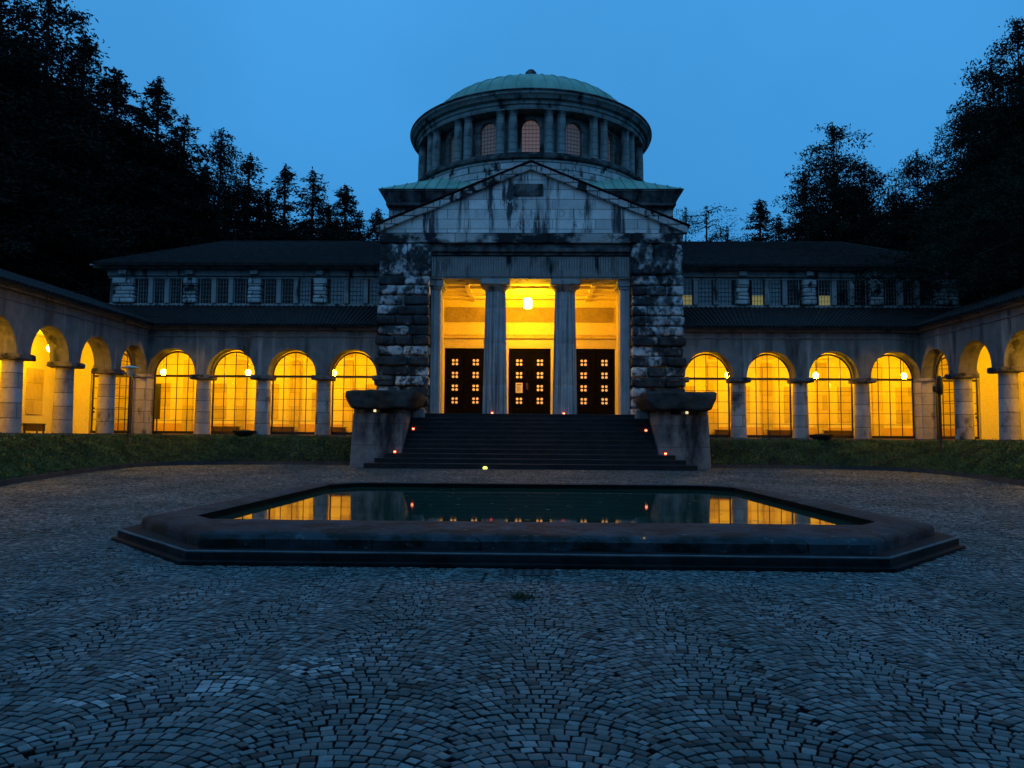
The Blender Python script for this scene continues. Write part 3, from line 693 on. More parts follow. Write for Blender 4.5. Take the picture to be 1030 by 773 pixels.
# ------------------------------------------------------------------ arcades
ZF, ZSP, ZTOP = 1.70, 4.66, 6.88
AH, AB_ = 1.20, 1.30; PW = .70
def arch_wall(c_list, s0, s1, D=.8, zspring=ZSP):
    """returns list of local quads (s,t,z)"""
    vs, fs = [], []
    def q4(*p):
        k = len(vs); vs.extend(p); fs.append((k, k+1, k+2, k+3))
    edges = sorted(c_list); cur = s0
    for c in edges+[None]:
        e = s1 if c is None else c-AH
        if e-cur > 1e-4:
            q4((cur,0,zspring),(e,0,zspring),(e,0,ZTOP),(cur,0,ZTOP)); q4((cur,D,zspring),(e,D,zspring),(e,D,ZTOP),(cur,D,ZTOP)); q4((cur,0,zspring),(e,0,zspring),(e,D,zspring),(cur,D,zspring))
        if c is None: break
        Ns = 24
        pts = [(c-AH*math.cos(math.pi*i/Ns), zspring+AB_*math.sin(math.pi*i/Ns)) for i in range(Ns+1)]
        for (xa, za), (xb, zb) in zip(pts[:-1], pts[1:]):
            q4((xa,0,za),(xb,0,zb),(xb,0,ZTOP),(xa,0,ZTOP)); q4((xa,D,za),(xb,D,zb),(xb,D,ZTOP),(xa,D,ZTOP)); q4((xa,0,za),(xb,0,zb),(xb,D,zb),(xa,D,za))
        cur = c+AH
    q4((s0,0,ZTOP),(s1,0,ZTOP),(s1,D,ZTOP),(s0,D,ZTOP)); q4((s0,0,zspring),(s0,D,zspring),(s0,D,ZTOP),(s0,0,ZTOP)); q4((s1,0,zspring),(s1,D,zspring),(s1,D,ZTOP),(s1,0,ZTOP))
    return vs, fs
class LB(MB):      # mesh builder that maps local (s,t,z) boxes
    def __init__(s, f): super().__init__(); s.fn = f
    def lbox(s, s0, s1, t0, t1, z0, z1):
        p = [s.fn(a, b, z) for z in (z0, z1) for a, b in ((s0,t0),(s1,t0),(s1,t1),(s0,t1))]
        return s.hexa(p[:4], p[4:])
    def ltube(s, a, b, r, n=4): return s.tube(s.fn(*a), s.fn(*b), r, n)
def window_set(parent, fn, c, t0, zf=ZF, door=False):
    w = AH-.05; zt = ZSP-.02
    fr = LB(fn)
    fr.lbox(c-w, c-w+.07, t0, t0+.07, zf+.1, zt); fr.lbox(c+w-.07, c+w, t0, t0+.07, zf+.1, zt)
    fr.lbox(c-w, c+w, t0-.01, t0+.08, zf+.02, zf+.16); fr.lbox(c-w, c+w, t0-.01, t0+.08, zt-.06, zt+.05)
    Ns = 24; A0 = w-.03; B0 = AB_-.08
    pts = [(c-A0*math.cos(math.pi*i/Ns), zt+B0*math.sin(math.pi*i/Ns)) for i in range(Ns+1)]
    for a, b in zip(pts[:-1], pts[1:]): fr.ltube((a[0], t0+.035, a[1]), (b[0], t0+.035, b[1]), .045, 6)
    for k in (-.5, 0, .5):
        x_ = c+k*w*.99; fr.lbox(x_-.017, x_+.017, t0+.02, t0+.05, zf+.16, zt+B0*math.sqrt(1-k*k))
    zz = np.linspace(zf+.16, zt-.06, 6)[1:-1]
    for z_ in zz: fr.lbox(c-w+.06, c+w-.06, t0+.022, t0+.048, z_-.012, z_+.012)
    z_ = zt+.58; hw = A0*math.sqrt(1-(.58/B0)**2); fr.lbox(c-hw, c+hw, t0+.022, t0+.048, z_-.012, z_+.012)
    o = mk('arched_window', fr, 'metal', parent)
    gl_ = LB(fn); poly = [(c-w+.03, zf+.1)]+pts+[(c+w-.03, zf+.1)]
    gl_.add([fn(x_, t0+.035, z_) for x_, z_ in poly], [tuple(range(len(poly)))])
    mk('glass_pane', gl_, 'glass', o, fix=False)
    return o
def piers(parent, fn, cs, D=.8):
    for c in cs:
        mb = MB(); h = PW/2; q_ = fn(c, .40, 0)
        prof = []
        for k in range(5):
            za, zb2 = ZF+k*.54, ZF+(k+1)*.54
            rr2 = lambda z: .385-.045*((z-ZF)/2.76)
            prof += [(rr2(za)-.012, za), (rr2(za), za+.012), (rr2(zb2), zb2-.012), (rr2(zb2)-.012, zb2)]
        prof += [(.36, ZSP-.26), (.43, ZSP-.22)]
        mb.lathe(prof, q_[0], q_[1], 32)
        p = mk('pier', mb, 'pier', parent, smooth=40)
        mb = MB(); A, B = fn(c-h-.16, -.2, 0), fn(c+h+.16, D+.1, 0)
        mb.rock(min(A[0],B[0]), max(A[0],B[0]), min(A[1],B[1]), max(A[1],B[1]), ZSP-.24, ZSP-.001, .025, 8, 10, 3, seed=c)
        mk('impost', mb, 'impost', p, smooth=50)
def slab_roof(mb, p00, p10, p11, p01, th=.12):
    mb.hexa([(*p[:2], p[2]-th) for p in (p00, p10, p11, p01)], [p00, p10, p11, p01])
def tile_ribs(mb, a0, a1, b0, b1, n, r=.055, zo=.0):
    for i in range(n+1):
        u = i/n; A = [a0[k]+(a1[k]-a0[k])*u for k in range(3)]; B = [b0[k]+(b1[k]-b0[k])*u for k in range(3)]
        if (Vector(A)-Vector(B)).length > .3: mb.tube((A[0],A[1],A[2]+zo), (B[0],B[1],B[2]+zo), r, 5)
RC = [8.76, 11.79, 14.81, 17.79]
for s in (-1, 1):
    side = 'left' if s < 0 else 'right'
    ar = thing('rear_arcade', (13.5*s, 37, ZF), 'glazed arcade wing with clerestory, between the chapel and the %s corner of the court' % side, 'arcade building', 'wings beside the chapel')
    fn = lambda a, t_, z, s=s: (s*a, 37+t_, z)
    vs, fs = arch_wall(RC, 7.45, 19.0)
    mb = MB(); mb.add([fn(*p) for p in vs], fs); mk('arcade_wall', mb, 'render', ar, fix=False)
    piers(ar, fn, [7.27, 10.275, 13.30, 16.315])
    for c in RC: window_set(ar, fn, c, .62)
    mb = LB(fn); mb.lbox(7.6, 19.0, -.05, .0, 6.54, 6.60); mb.lbox(7.6, 18.9, -.2, .3, 6.882, 7.0); mb.lbox(7.6, 18.8, -.34, .3, 7.002, 7.10)
    mk('eaves_cornice', mb, 'eaves', ar, bevel=.02)
    mb = LB(fn); mb.lbox(7.6, 19.2, -.32, 5.7, 1.2, ZF-.001); mb.lbox(7.7, 23.9, 5.7, 5.9, 1.2, ZF-.002); mk('terrace_floor', mb, 'floor', ar)
    mb = LB(fn); mb.lbox(7.71, 23.9, 5.57, 5.602, ZF, ZF+.62); mk('dado', mb, 'dado', ar)
    mb = LB(fn); mb.lbox(7.71, 23.95, .8, 5.59, ZF-.05, ZF+.006); mk('corridor_floor', mb, 'tilefloor', ar)
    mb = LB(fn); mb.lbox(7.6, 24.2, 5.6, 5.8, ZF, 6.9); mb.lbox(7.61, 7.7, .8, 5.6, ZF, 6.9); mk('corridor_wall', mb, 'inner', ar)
    mb = LB(fn)
    for c in (10.275, 13.30, 16.315, 19.4): mb.lbox(c-.28, c+.28, 5.42, 5.6, ZF, 5.9)
    for c in RC+[21.0]: mb.lbox(c-.55, c+.55, 5.55, 5.6, ZF+.9, 4.6)
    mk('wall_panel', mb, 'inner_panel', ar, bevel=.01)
    mb = LB(fn); mb.lbox(7.6, 24.2, .8, 5.8, 6.35, 6.5)
    for c in (10.275, 13.30, 16.315): mb.lbox(c-.2, c+.2, .8, 5.6, 6.1, 6.35)
    mk('corridor_ceiling', mb, 'inner', ar)
    # lean-to roof (mitred at the corner)
    mb = MB(); slab_roof(mb, (s*7.5, 36.55, 7.12), (s*18.5, 36.55, 7.12), (s*24.6, 43.42, 9.22), (s*7.5, 43.42, 9.22))
    tile_ribs(mb, (s*7.6, 36.5, 7.12), (s*18.5, 36.5, 7.12), (s*7.6, 43.4, 9.22), (s*24.5, 43.4, 9.22), 60)
    mk('lean_to_roof', mb, 'tile', ar)
    # clerestory
    mb = LB(fn); mb.lbox(7.55, 24.9, 6.55, 6.85, 9.0, 9.38); mb.lbox(7.55, 24.9, 6.45, 6.8, 11.0, 11.36); mb.lbox(7.55, 24.9, 6.62, 6.9, 10.86, 11.0)
    mk('clerestory_wall', mb, 'trim', ar, bevel=.015)
    mb = LB(fn); mb.lbox(7.5, 25.5, 5.95, 6.9, 11.362, 11.46); mb.lbox(7.5, 25.6, 5.8, 6.9, 11.462, 11.54); mk('clerestory_eaves', mb, 'trim', ar)
    ups = [12.27, 16.12, 19.95, 23.9]
    for j, c in enumerate(ups):
        mb = LB(fn)
        for k in range(3):
            A, B = fn(c-.40, 6.30, 0), fn(c+.40, 6.9, 0)
            hw = .40 if k != 1 else .38
            if j == 3: hw = .65
            A, B = fn(c-hw, 6.32, 0), fn(c+hw, 6.9, 0)
            mb.rock(min(A[0],B[0]), max(A[0],B[0]), 43.32, 43.9, 9.38+k*.5, 9.87+k*.5, .03, 7, 7, 2.5, seed=j*3+k)
        mk('clerestory_pier', mb, 'rubble', ar, smooth=60)
        mb = LB(fn); mb.lbox(c-.22, c+.22, 6.2, 6.46, 11.05, 11.30); mk('eaves_block', mb, 'rubble', ar, bevel=.02)
    bays = [(8.45, 11.87), (12.67, 15.72), (16.52, 19.55), (20.35, 23.25)]
    wi = 0
    for bi, (b0, b1) in enumerate(bays):
        wd = (b1-b0)/3
        for k in range(3):
            if k:
                mb = LB(fn); xx = b0+k*wd; mb.lbox(xx-.13, xx+.13, 6.42, 6.8, 9.38, 10.80); mb.lbox(xx-.17, xx+.17, 6.38, 6.8, 10.80, 10.90); mk('clerestory_pilaster', mb, 'trim', ar, bevel=.01)
            x0, x1 = b0+k*wd+.15, b0+(k+1)*wd-.15
            fr = LB(fn); fr.lbox(x0, x0+.04, 6.56, 6.62, 9.38, 10.86); fr.lbox(x1-.04, x1, 6.56, 6.62, 9.38, 10.86)
            for q_ in (1, 2, 3): xm = x0+(x1-x0)*q_/4; fr.lbox(xm-.008, xm+.008, 6.57, 6.6, 9.38, 10.86)
            for q_ in range(1, 6): zm = 9.38+q_*.25; fr.lbox(x0+.04, x1-.04, 6.572, 6.598, zm-.007, zm+.007)
            pale = (s < 0 and (bi == 0 or (bi == 1 and k == 0))) or (s > 0 and (bi == 0 or (bi == 1 and k < 2)))
            wo = mk('clerestory_window', fr, 'metal' if pale else 'trim', ar)
            p_ = LB(fn); p_.add([fn(x0, 6.61, 9.38), fn(x1, 6.61, 9.38), fn(x1, 6.61, 10.86), fn(x0, 6.61, 10.86)], [(0,1,2,3)])
            mk('pane', p_, 'curtain' if pale else 'darkpane', wo, fix=False)
            if s > 0 and ((bi == 0 and k == 0) or (bi == 1 and k == 0) or (bi == 2 and k == 0)):
                p_ = LB(fn); p_.lbox(x0+.05, x1-.05, 6.604, 6.607, 9.4, 9.95); mk('lit_pane', p_, 'dimwarm', wo)
    mb = MB()
    e0 = [(s*7.4, 42.6, 11.55), (s*25.25, 42.6, 11.55)]; r0 = [(s*7.4, 50.2, 14.75), (s*20.9, 50.2, 14.75)]
    slab_roof(mb, e0[0], e0[1], r0[1], r0[0]); slab_roof(mb, (s*25.25, 57.8, 11.55), (s*7.4, 57.8, 11.55), r0[0], r0[1])
    mb.add([(s*25.25, 42.6, 11.55), (s*25.25, 57.8, 11.55), r0[1]], [(0,1,2)])
    tile_ribs(mb, e0[0], e0[1], r0[0], r0[1], 85)
    mb.tube(r0[0], r0[1], .11, 6); mb.tube(e0[1], r0[1], .1, 6)
    mk('upper_roof', mb, 'tile', ar)
    mb = LB(fn); mb.lbox(7.6, 25.0, 7.0, 20.4, 6.9, 11.5); mk('upper_body', mb, 'render', ar)
    # ---- side arcade
    sa_ = thing('side_arcade', (19.4*s, 28, ZF), 'open arcade running towards the viewer along the %s edge of the court' % side, 'arcade building', 'side arcades')
    fn2 = lambda a, t_, z, s=s: (s*(19.0+t_), a, z)
    SC = [35.75, 32.60, 29.40, 26.20, 23.00, 19.80]
    vs, fs = arch_wall(SC, 18.0, 37.8)
    mb = MB(); mb.add([fn2(*p) for p in vs], fs); mk('arcade_wall', mb, 'render', sa_, fix=False)
    piers(sa_, fn2, [34.175, 31.0, 27.8, 24.6, 21.4])
    mb = LB(fn2); mb.lbox(36.97, 37.8, -.02, .78, ZF, ZSP-.17); mk('corner_pier', mb, 'pier', sa_, bevel=.02)
    mb = LB(fn2); mb.lbox(36.9, 37.8, -.06, .84, ZSP-.168, ZSP-.004); mk('corner_impost', mb, 'pier', sa_, bevel=.02)
    window_set(sa_, fn2, SC[0], .62)
    # glazed arched screen across the corridor
    fn3 = lambda a, t_, z, s=s: (s*a, 37.9+t_, z)
    vs, fs = arch_wall([21.15], 19.8, 23.79, .3)
    mb = LB(fn3); mb.add([fn3(p[0], p[1], min(p[2], 6.35)) for p in vs], fs); mb.lbox(19.8, 19.95, 0, .3, ZF, ZSP-.001); mb.lbox(22.35, 23.79, 0, .3, ZF, ZSP-.001); mk('screen_wall', mb, 'inner', sa_, fix=False)
    gs = window_set(sa_, fn3, 21.15, .1)
    dl = LB(fn3); dl.lbox(22.12, 22.18, .02, .10, 2.75, 2.85); dl.lbox(22.12, 22.18, .02, .10, 2.95, 3.03); mk('handle', dl, 'metal', gs)
    mb = LB(fn2); mb.lbox(18.0, 36.8, -.05, .0, 6.54, 6.60); mb.lbox(18.0, 36.78, -.2, .3, 6.884, 7.0); mb.lbox(18.0, 36.65, -.34, .3, 7.004, 7.10)
    mk('eaves_cornice', mb, 'eaves', sa_, bevel=.02)
    mb = LB(fn2); mb.lbox(18.0, 36.68, -.30, 4.9, 1.2, ZF-.002); mk('terrace_floor', mb, 'floor', sa_)
    mb = LB(fn2); mb.lbox(18.05, 37.79, .8, 4.79, ZF-.05, ZF+.004); mk('corridor_floor', mb, 'tilefloor', sa_)
    mb = LB(fn2); mb.lbox(18.0, 42.6, 4.8, 5.0, ZF, 6.9); mb.lbox(17.9, 18.0, .0, 5.0, 1.2, 6.9); mk('corridor_wall', mb, 'inner', sa_)
    mb = LB(fn2)
    for c in (34.175, 31.0, 27.8, 24.6): mb.lbox(c-.3, c+.3, 4.6, 4.8, ZF, 6.3)
    for c in SC[:5]: mb.lbox(c-.6, c+.6, 4.75, 4.8, ZF+.9, 4.8)
    mk('wall_panel', mb, 'inner_panel', sa_, bevel=.01)
    mb = LB(fn2); mb.lbox(18.0, 37.79, .8, 4.9, 6.36, 6.51); mk('corridor_ceiling', mb, 'inner', sa_)
    mb = MB(); slab_roof(mb, (s*18.56, 17.7, 7.12), (s*18.56, 36.6, 7.12), (s*24.4, 43.42, 9.20), (s*24.4, 17.7, 9.20))
    tile_ribs(mb, (s*18.5, 17.8, 7.12), (s*18.5, 36.6, 7.12), (s*24.4, 17.8, 9.20), (s*24.4, 43.3, 9.20), 75)
    mk('lean_to_roof', mb, 'tile', sa_)
    # ---- ceiling lamps
    pos_l = [(10.38*s, 39.7, 'nearest the chapel'), (14.95*s, 39.7, 'in the middle'), (19.5*s, 39.7, 'by the corner')]
    for (lx, ly, wh) in pos_l:
        L_ = thing('globe_lamp', (lx, ly, 4.8), 'glowing globe lamp hanging in the %s rear arcade, %s' % (side, wh), 'lamp', 'globe lamps in the arcades')
        mb = MB(); mb.lathe([(.02,4.83),(.09,4.86),(.135,4.95),(.14,5.0),(.12,5.08),(.06,5.14),(.03,5.15)], lx, ly, 14); mk('globe', mb, 'globe', L_, smooth=180)
        mb = MB(); mb.tube((lx, ly, 5.14), (lx, ly, 6.34), .012, 5); mb.lathe([(.02,6.34),(.07,6.34),(.07,6.30),(.02,6.27)], lx, ly, 10); mk('cord', mb, 'metal', L_)
    for (ly, wh) in ((34.0, 'farthest from the viewer'), (28.8, 'second from the corner'), (23.8, 'third from the corner'), (20, 'nearest the viewer')):
        lx = 22.0*s
        L_ = thing('globe_lamp', (lx, ly, 5.4), 'globe lamp in the %s side arcade, %s' % (side, wh), 'lamp', 'globe lamps in the arcades')
        mb = MB(); mb.lathe([(.02,5.43),(.09,5.46),(.135,5.55),(.14,5.6),(.12,5.68),(.06,5.74),(.03,5.75)], lx, ly, 14); mk('globe', mb, 'globe', L_, smooth=180)
        mb = MB(); mb.tube((lx, ly, 5.74), (lx, ly, 6.34), .012, 5); mk('cord', mb, 'metal', L_)
# porch lantern
pl = thing('hanging_lantern', (-.12, 40.3, 8.5), 'bright cylindrical lantern hanging on a cord in the portico above the middle door', 'lantern')
mb = MB(); mb.lathe([(.12,8.58),(.21,8.62),(.23,8.7),(.23,9.02),(.19,9.12),(.1,9.16)], -.12, 40.3, 20); mk('glass', mb, 'lantern', pl, smooth=50)
mb = MB(); mb.lathe([(.13,9.16),(.15,9.17),(.05,9.24)], -.12, 40.3, 12); mb.tube((-.12,40.3,9.2), (-.12,40.3,9.62), .015, 5); mb.lathe([(.1,9.61),(.1,9.57),(.02,9.55)], -.12, 40.3, 12)
for k in range(4):
    a = k*math.pi/2+.4; mb.tube((-.12+.235*math.cos(a), 40.3+.235*math.sin(a), 8.6), (-.12+.235*math.cos(a), 40.3+.235*math.sin(a), 9.12), .008, 4)
mk('frame', mb, 'metal', pl)
# ------------------------------------------------------------------ benches, planters, lamp posts, candles
def bench(x, y, rz_, label, proto=[None]):
    if proto[0]: return copy_tree(proto[0], (x, y, ZF), rz_, label=label)
    b = thing('bench', (0, 0, ZF), label, 'bench', 'benches in the arcades')
    mb = MB()
    for k in range(4): mb.box(-.8, .8, -.2+k*.105, -.11+k*.105, ZF+.42, ZF+.46)
    mk('seat', mb, 'wood', b, bevel=.005)
    for sx in (-.7, .64):
        mb = MB(); mb.box(sx, sx+.06, -.18, -.12, ZF, ZF+.42); mb.box(sx, sx+.06, .12, .18, ZF, ZF+.42); mb.box(sx, sx+.06, -.12, .12, ZF+.34, ZF+.4); mk('leg_frame', mb, 'metal', b)
    mb = MB(); mb.box(-.78, .78, -.17, -.14, ZF+.1, ZF+.415); mk('apron', mb, 'wood', b)
    b.location = (x, y, ZF); b.rotation_euler = (0, 0, rz_); proto[0] = b; return b
wn = ['first', 'second', 'third']
for s in (-1, 1):
    for k, x in enumerate((11.0, 13.9, 17.0)):
        bench(x*s, 42.1, 0, 'dark bench against the %s rear corridor wall, %s from the chapel' % ('left' if s < 0 else 'right', wn[k]))
    bench(23.3*s, 34.9, R(90), 'dark bench in the %s side arcade behind the pier nearest the corner' % ('left' if s < 0 else 'right'))
    bench(23.3*s, 31.2, R(90), 'dark bench in the %s side arcade, one arch nearer the viewer' % ('left' if s < 0 else 'right'))
def planter(x, y, z, label, first=[None]):
    if first[0]: return copy_tree(first[0], (x, y, z), .3, label=label)
    p = thing('planter_bowl', (0, 0, 0), label, 'planter', 'planter bowls before the arcades')
    mb = MB(); mb.lathe([(.2,0),(.26,.02),(.24,.06),(.42,.16),(.54,.30),(.56,.34),(.5,.34),(.44,.28),(.1,.26)], 0, 0, 32); mk('bowl', mb, 'cap', p, smooth=40)
    mb = MB(); mb.lathe([(.0,.27),(.49,.29),(.3,.36),(.05,.39)], 0, 0, 20); mk('soil', mb, 'soil', p, smooth=60)
    p.location = (x, y, z); first[0] = p; return p
planter(-13.95, 36.78, 1.56, 'shallow dark planter bowl below the left rear arcade')
planter(14.05, 36.78, 1.56, 'shallow dark planter bowl below the right rear arcade')
ib = thing('notice_board', (-20.0, 40.2, ZF), 'tall narrow dark board standing in the left corner of the rear arcade', 'board')
mb = MB(); mb.box(-20.16, -19.84, 40.18, 40.22, 2.5, 4.4); mk('panel', mb, 'metal', ib, bevel=.008)
mb = MB(); mb.box(-20.03, -19.97, 40.18, 40.22, ZF+.04, 2.5); mb.box(-20.2, -19.8, 40.0, 40.4, ZF+.006, ZF+.045); mk('foot', mb, 'metal', ib)
# path lamps
lp1 = thing('path_lamp', (-17.7, 33, 1.0), 'white mushroom-shaded path lamp on a dark pole by the left corner', 'street lamp')
mb = MB(); mb.tube((-17.7,33,.9), (-17.7,33,4.25), .045, 10); mb.lathe([(.09,1.0),(.08,1.5),(.05,1.55)], -17.7, 33, 12); mk('pole', mb, 'metal', lp1, smooth=40)
mb = MB(); mb.lathe([(.06,4.22),(.10,4.26),(.19,4.55),(.20,4.60)], -17.7, 33, 20); mk('lamp_body', mb, 'white', lp1, smooth=40)
mb = MB(); mb.lathe([(.40,4.60),(.41,4.62),(.30,4.67),(.12,4.71),(.03,4.72)], -17.7, 33, 24); mk('lamp_shade', mb, 'white', lp1, smooth=40)
lp2 = thing('path_lamp', (17.7, 33, 1.0), 'dark path lamp with twin hooded black heads by the right corner', 'street lamp')
mb = MB(); mb.tube((17.7,33,.9), (17.7,33,3.7), .06, 10); mb.lathe([(.09,1.0),(.08,1.5),(.05,1.55)], 17.7, 33, 12); mk('pole', mb, 'metal', lp2, smooth=40)
mb = MB(); mb.lathe([(.05,3.62),(.12,3.7),(.15,4.0),(.12,4.2),(.14,4.3),(.10,4.42),(.03,4.46)], 17.72, 33, 14); mb.lathe([(.05,3.75),(.10,3.8),(.10,3.98),(.03,4.03)], 17.52, 33, 12); mb.tube((17.52,33,3.9), (17.7,33,3.9), .03, 6)
mk('lamp_head', mb, 'metal', lp2, smooth=40)
def candle(x, y, z, label, first=[None]):
    if first[0]: return copy_tree(first[0], (x, y, z), 0, label=label)
    c = thing('grave_candle', (0, 0, 0), label, 'candle', 'red candles on the stair')
    mb = MB(); mb.lathe([(.035,0),(.045,.01),(.048,.12),(.04,.14)], 0, 0, 12); mk('cup', mb, 'red', c, smooth=50)
    mb = MB(); mb.lathe([(.048,.14),(.05,.145),(.05,.16),(.03,.18),(.005,.185)], 0, 0, 12); mk('lid', mb, 'metal', c, smooth=50)
    mb = MB(); mb.lathe([(.002,.05),(.05,.06),(.052,.10),(.002,.12)], 0, 0, 12); mk('flame', mb, 'flame', c, smooth=50)
    c.location = (x, y, z); first[0] = c; return c
tz = lambda i: ZS+i*RI
candle(-5.95, 33.36, tz(3), 'red candle on the low step before the left pedestal')
candle(5.95, 33.36, tz(3), 'red candle on the low step before the right pedestal')
candle(-5.42, 35.15, tz(8), 'red candle higher on the stair beside the left pedestal')
candle(5.38, 35.15, tz(8), 'red candle higher on the stair beside the right pedestal')
candle(-1.85, 37.22, 2.772, 'red candle at the foot of the left portico column')
candle(1.68, 37.22, 2.772, 'red candle at the foot of the right portico column')
tl = thing('tea_light', (-1.9, 32.35, gz(32.35)), 'small yellow-green tea light on the cobbles before the lowest step', 'candle')
mb = MB(); mb.lathe([(.07,.3),(.09,.31),(.1,.38),(.05,.42)], -1.9, 32.35, 12); mk('cup', mb, 'yglow', tl, smooth=50)
mb = MB(); mb.lathe([(.11,.285),(.12,.30),(.08,.31)], -1.9, 32.35, 12); mk('dish', mb, 'metal', tl)
# ------------------------------------------------------------------ banks with ground cover, kerb
topc = [(5.6,36.72),(10,36.72),(14.2,36.72),(17.2,36.72),(18.72,35.6),(18.74,32.4),(18.74,28.6),(18.74,25.0),(18.74,21.5),(18.74,17.0),(18.74,13.0)]
topS = chaikin(topc)
for s in (-1, 1):
    side = 'left' if s < 0 else 'right'
    rows_ = []
    for u in np.linspace(0, 1, 9):
        row = []
        for (tx0, ty0), (bx, by) in zip(topS, toeS):
            z0 = gz(by)+.13; z = z0+(1.60-z0)*(1-(1-u)**1.5)
            x_, y_ = bx+(tx0-bx)*u, by+(ty0-by)*u
            row.append((s*x_, y_, z+noise.noise(Vector((x_*.8, y_*.8, 3*s)))*.07*math.sin(math.pi*u)))
        rows_.append(row)
    mb = MB(); nn = len(rows_[0])
    for r_ in rows_: mb.v += r_
    for j in range(8):
        for i in range(nn-1): mb.f.append((j*nn+i, j*nn+i+1, (j+1)*nn+i+1, (j+1)*nn+i))
    struct(mk('bank', mb, 'soil', fix=True, smooth=180))
    V8 = np.array(mb.v); tris = []
    for f in mb.f: tris += [(f[0], f[1], f[2]), (f[0], f[2], f[3])]
    tris = np.array(tris); a, b_, c_ = V8[tris[:, 0]], V8[tris[:, 1]], V8[tris[:, 2]]
    area = np.linalg.norm(np.cross(b_-a, c_-a), axis=1)/2
    cnt = 60000; idx = rng.choice(len(tris), cnt, p=area/area.sum())
    u = rng.random(cnt); v = rng.random(cnt); fl_ = u+v > 1; u[fl_] = 1-u[fl_]; v[fl_] = 1-v[fl_]
    P = a[idx]+(b_[idx]-a[idx])*u[:, None]+(c_[idx]-a[idx])*v[:, None]
    nz_ = np.array([noise.noise(Vector(p)*1.4)+.6*noise.noise(Vector(p)*4.5) for p in P])
    P[:, 2] += np.clip(.05+nz_*.10, 0, .2)*rng.random(cnt)
    g_ = link_me('ground_cover', quad_mesh('ground_cover', leaf_quads(P, .10, .045, up=.75), 'ivy'))
    tag(g_, 'rough green ground cover on the bank below the %s arcades' % side, 'ground cover', kind='stuff')
    mb = MB(); kp = toeS
    for (xa, ya), (xb, yb) in zip(kp[:-1], kp[1:]):
        d_ = Vector((xb-xa, yb-ya, 0)).normalized(); nn_ = Vector((d_.y, -d_.x, 0))*.075
        if nn_.x > 0 and nn_.y > 0: pass
        A, B = Vector((xa, ya, 0)), Vector((xb, yb, 0)); zt = lambda y_: gz(y_)+.15
        mb.hexa([(s*(A+nn_).x,(A+nn_).y,gz(ya)-.05),(s*(B+nn_).x,(B+nn_).y,gz(yb)-.05),(s*(B-nn_).x,(B-nn_).y,gz(yb)-.05),(s*(A-nn_).x,(A-nn_).y,gz(ya)-.05)],
                [(s*(A+nn_).x,(A+nn_).y,zt(ya)),(s*(B+nn_).x,(B+nn_).y,zt(yb)),(s*(B-nn_).x,(B-nn_).y,zt(yb)),(s*(A-nn_).x,(A-nn_).y,zt(ya))])
    struct(mk('kerb', mb, 'kerb'))
# ------------------------------------------------------------------ trees
def conifer_meshes(seed, Wf=.16, nb=170, nl=15000, H=10., shape=.9, low=.08, size=.30, mat='leaf'):
    r = np.random.default_rng(seed)
    hb = low+(.985-low)*np.sort(r.random(nb))**.85; az = r.random(nb)*2*np.pi
    L = H*Wf*((1-hb)**shape)*r.uniform(.55, 1.25, nb)+.20
    base = np.stack([np.zeros(nb), np.zeros(nb), hb*H], 1)
    dirs = np.stack([np.cos(az), np.sin(az), r.uniform(-.05, .45, nb)], 1)
    wgt = L**1.3; wgt /= wgt.sum(); bi = r.choice(nb, nl, p=wgt)
    t_ = r.random(nl)**.65; l = L[bi]*t_
    P = base[bi]+dirs[bi]*l[:, None]; P[:, 2] -= (t_**2)*L[bi]*.35
    sp_ = (.04+.16*(1-t_*.7))*np.minimum(1.0, L[bi])*1.1
    P += r.normal(0, 1, (nl, 3))*sp_[:, None]*np.array([1, 1, .55])
    tip = np.stack([r.normal(0, .03, 160), r.normal(0, .03, 160), H*(1-r.random(160)*.07)], 1); P = np.concatenate([P, tip])
    V = leaf_quads(P, size*.5, size*.2, droop=.25, r=r)
    fm = quad_mesh('crown', V, mat)
    mb = MB(); pr = []
    for i in range(9): z = H*i/8*.97; pr.append((.016*H*(1-i/8.3)+.01, z))
    mb.lathe(pr, 0, 0, 9)
    for k in range(0, nb, 3):
        b0 = base[k]; e_ = b0+dirs[k]*L[k]*.85; e_[2] -= .25*L[k]*.7; mb.tube(tuple(b0), tuple(e_), .022, 4, .006)
    tm = bpy.data.meshes.new('trunk'); tm.from_pydata(mb.v, [], mb.f); tm.materials.append(M['bark'])
    return fm, tm
KIN = {'slim': [conifer_meshes(i, .185, 260, 26000, shape=.98, size=.22) for i in (1, 2, 3, 4)],
       'wide': [conifer_meshes(i, .25, 300, 38000, shape=.62, size=.22) for i in (11, 12, 13)],
       'broad': [conifer_meshes(i, .34, 320, 50000, shape=.45, low=.12, size=.23, mat='leaf2') for i in (21, 22, 23)],
       'sparse': [conifer_meshes(31, .22, 90, 6500, shape=.35, low=.45, size=.17, mat='leaf2')],
       'over': [conifer_meshes(41, .95, 300, 70000, shape=.35, low=.64, size=.24, mat='leaf2')]}
tid = 0
def tree(x, y, ztop, kind, label, wscale=1.0, cat='tree', group='dark trees behind the arcades'):
    global tid
    fm, tm = KIN[kind][tid % len(KIN[kind])]; tid += 1
    r = thing({'slim': 'spruce_tree', 'wide': 'fir_tree', 'broad': 'broad_tree', 'sparse': 'young_tree', 'over': 'spreading_tree'}[kind], (x, y, -.2), label, cat, group)
    h = (ztop+.2)/10; r.scale = (h*wscale, h*wscale, h); r.rotation_euler = (0, 0, (tid*2.39) % 6.28)
    link_me('crown', fm, r); link_me('trunk', tm, r)
def X_at(px, Y): return -.1+(px-531)/760*Y
def Z_at(py, px, Y): return 1.7+(439.5+.007*(px-515)-py)*Y/760
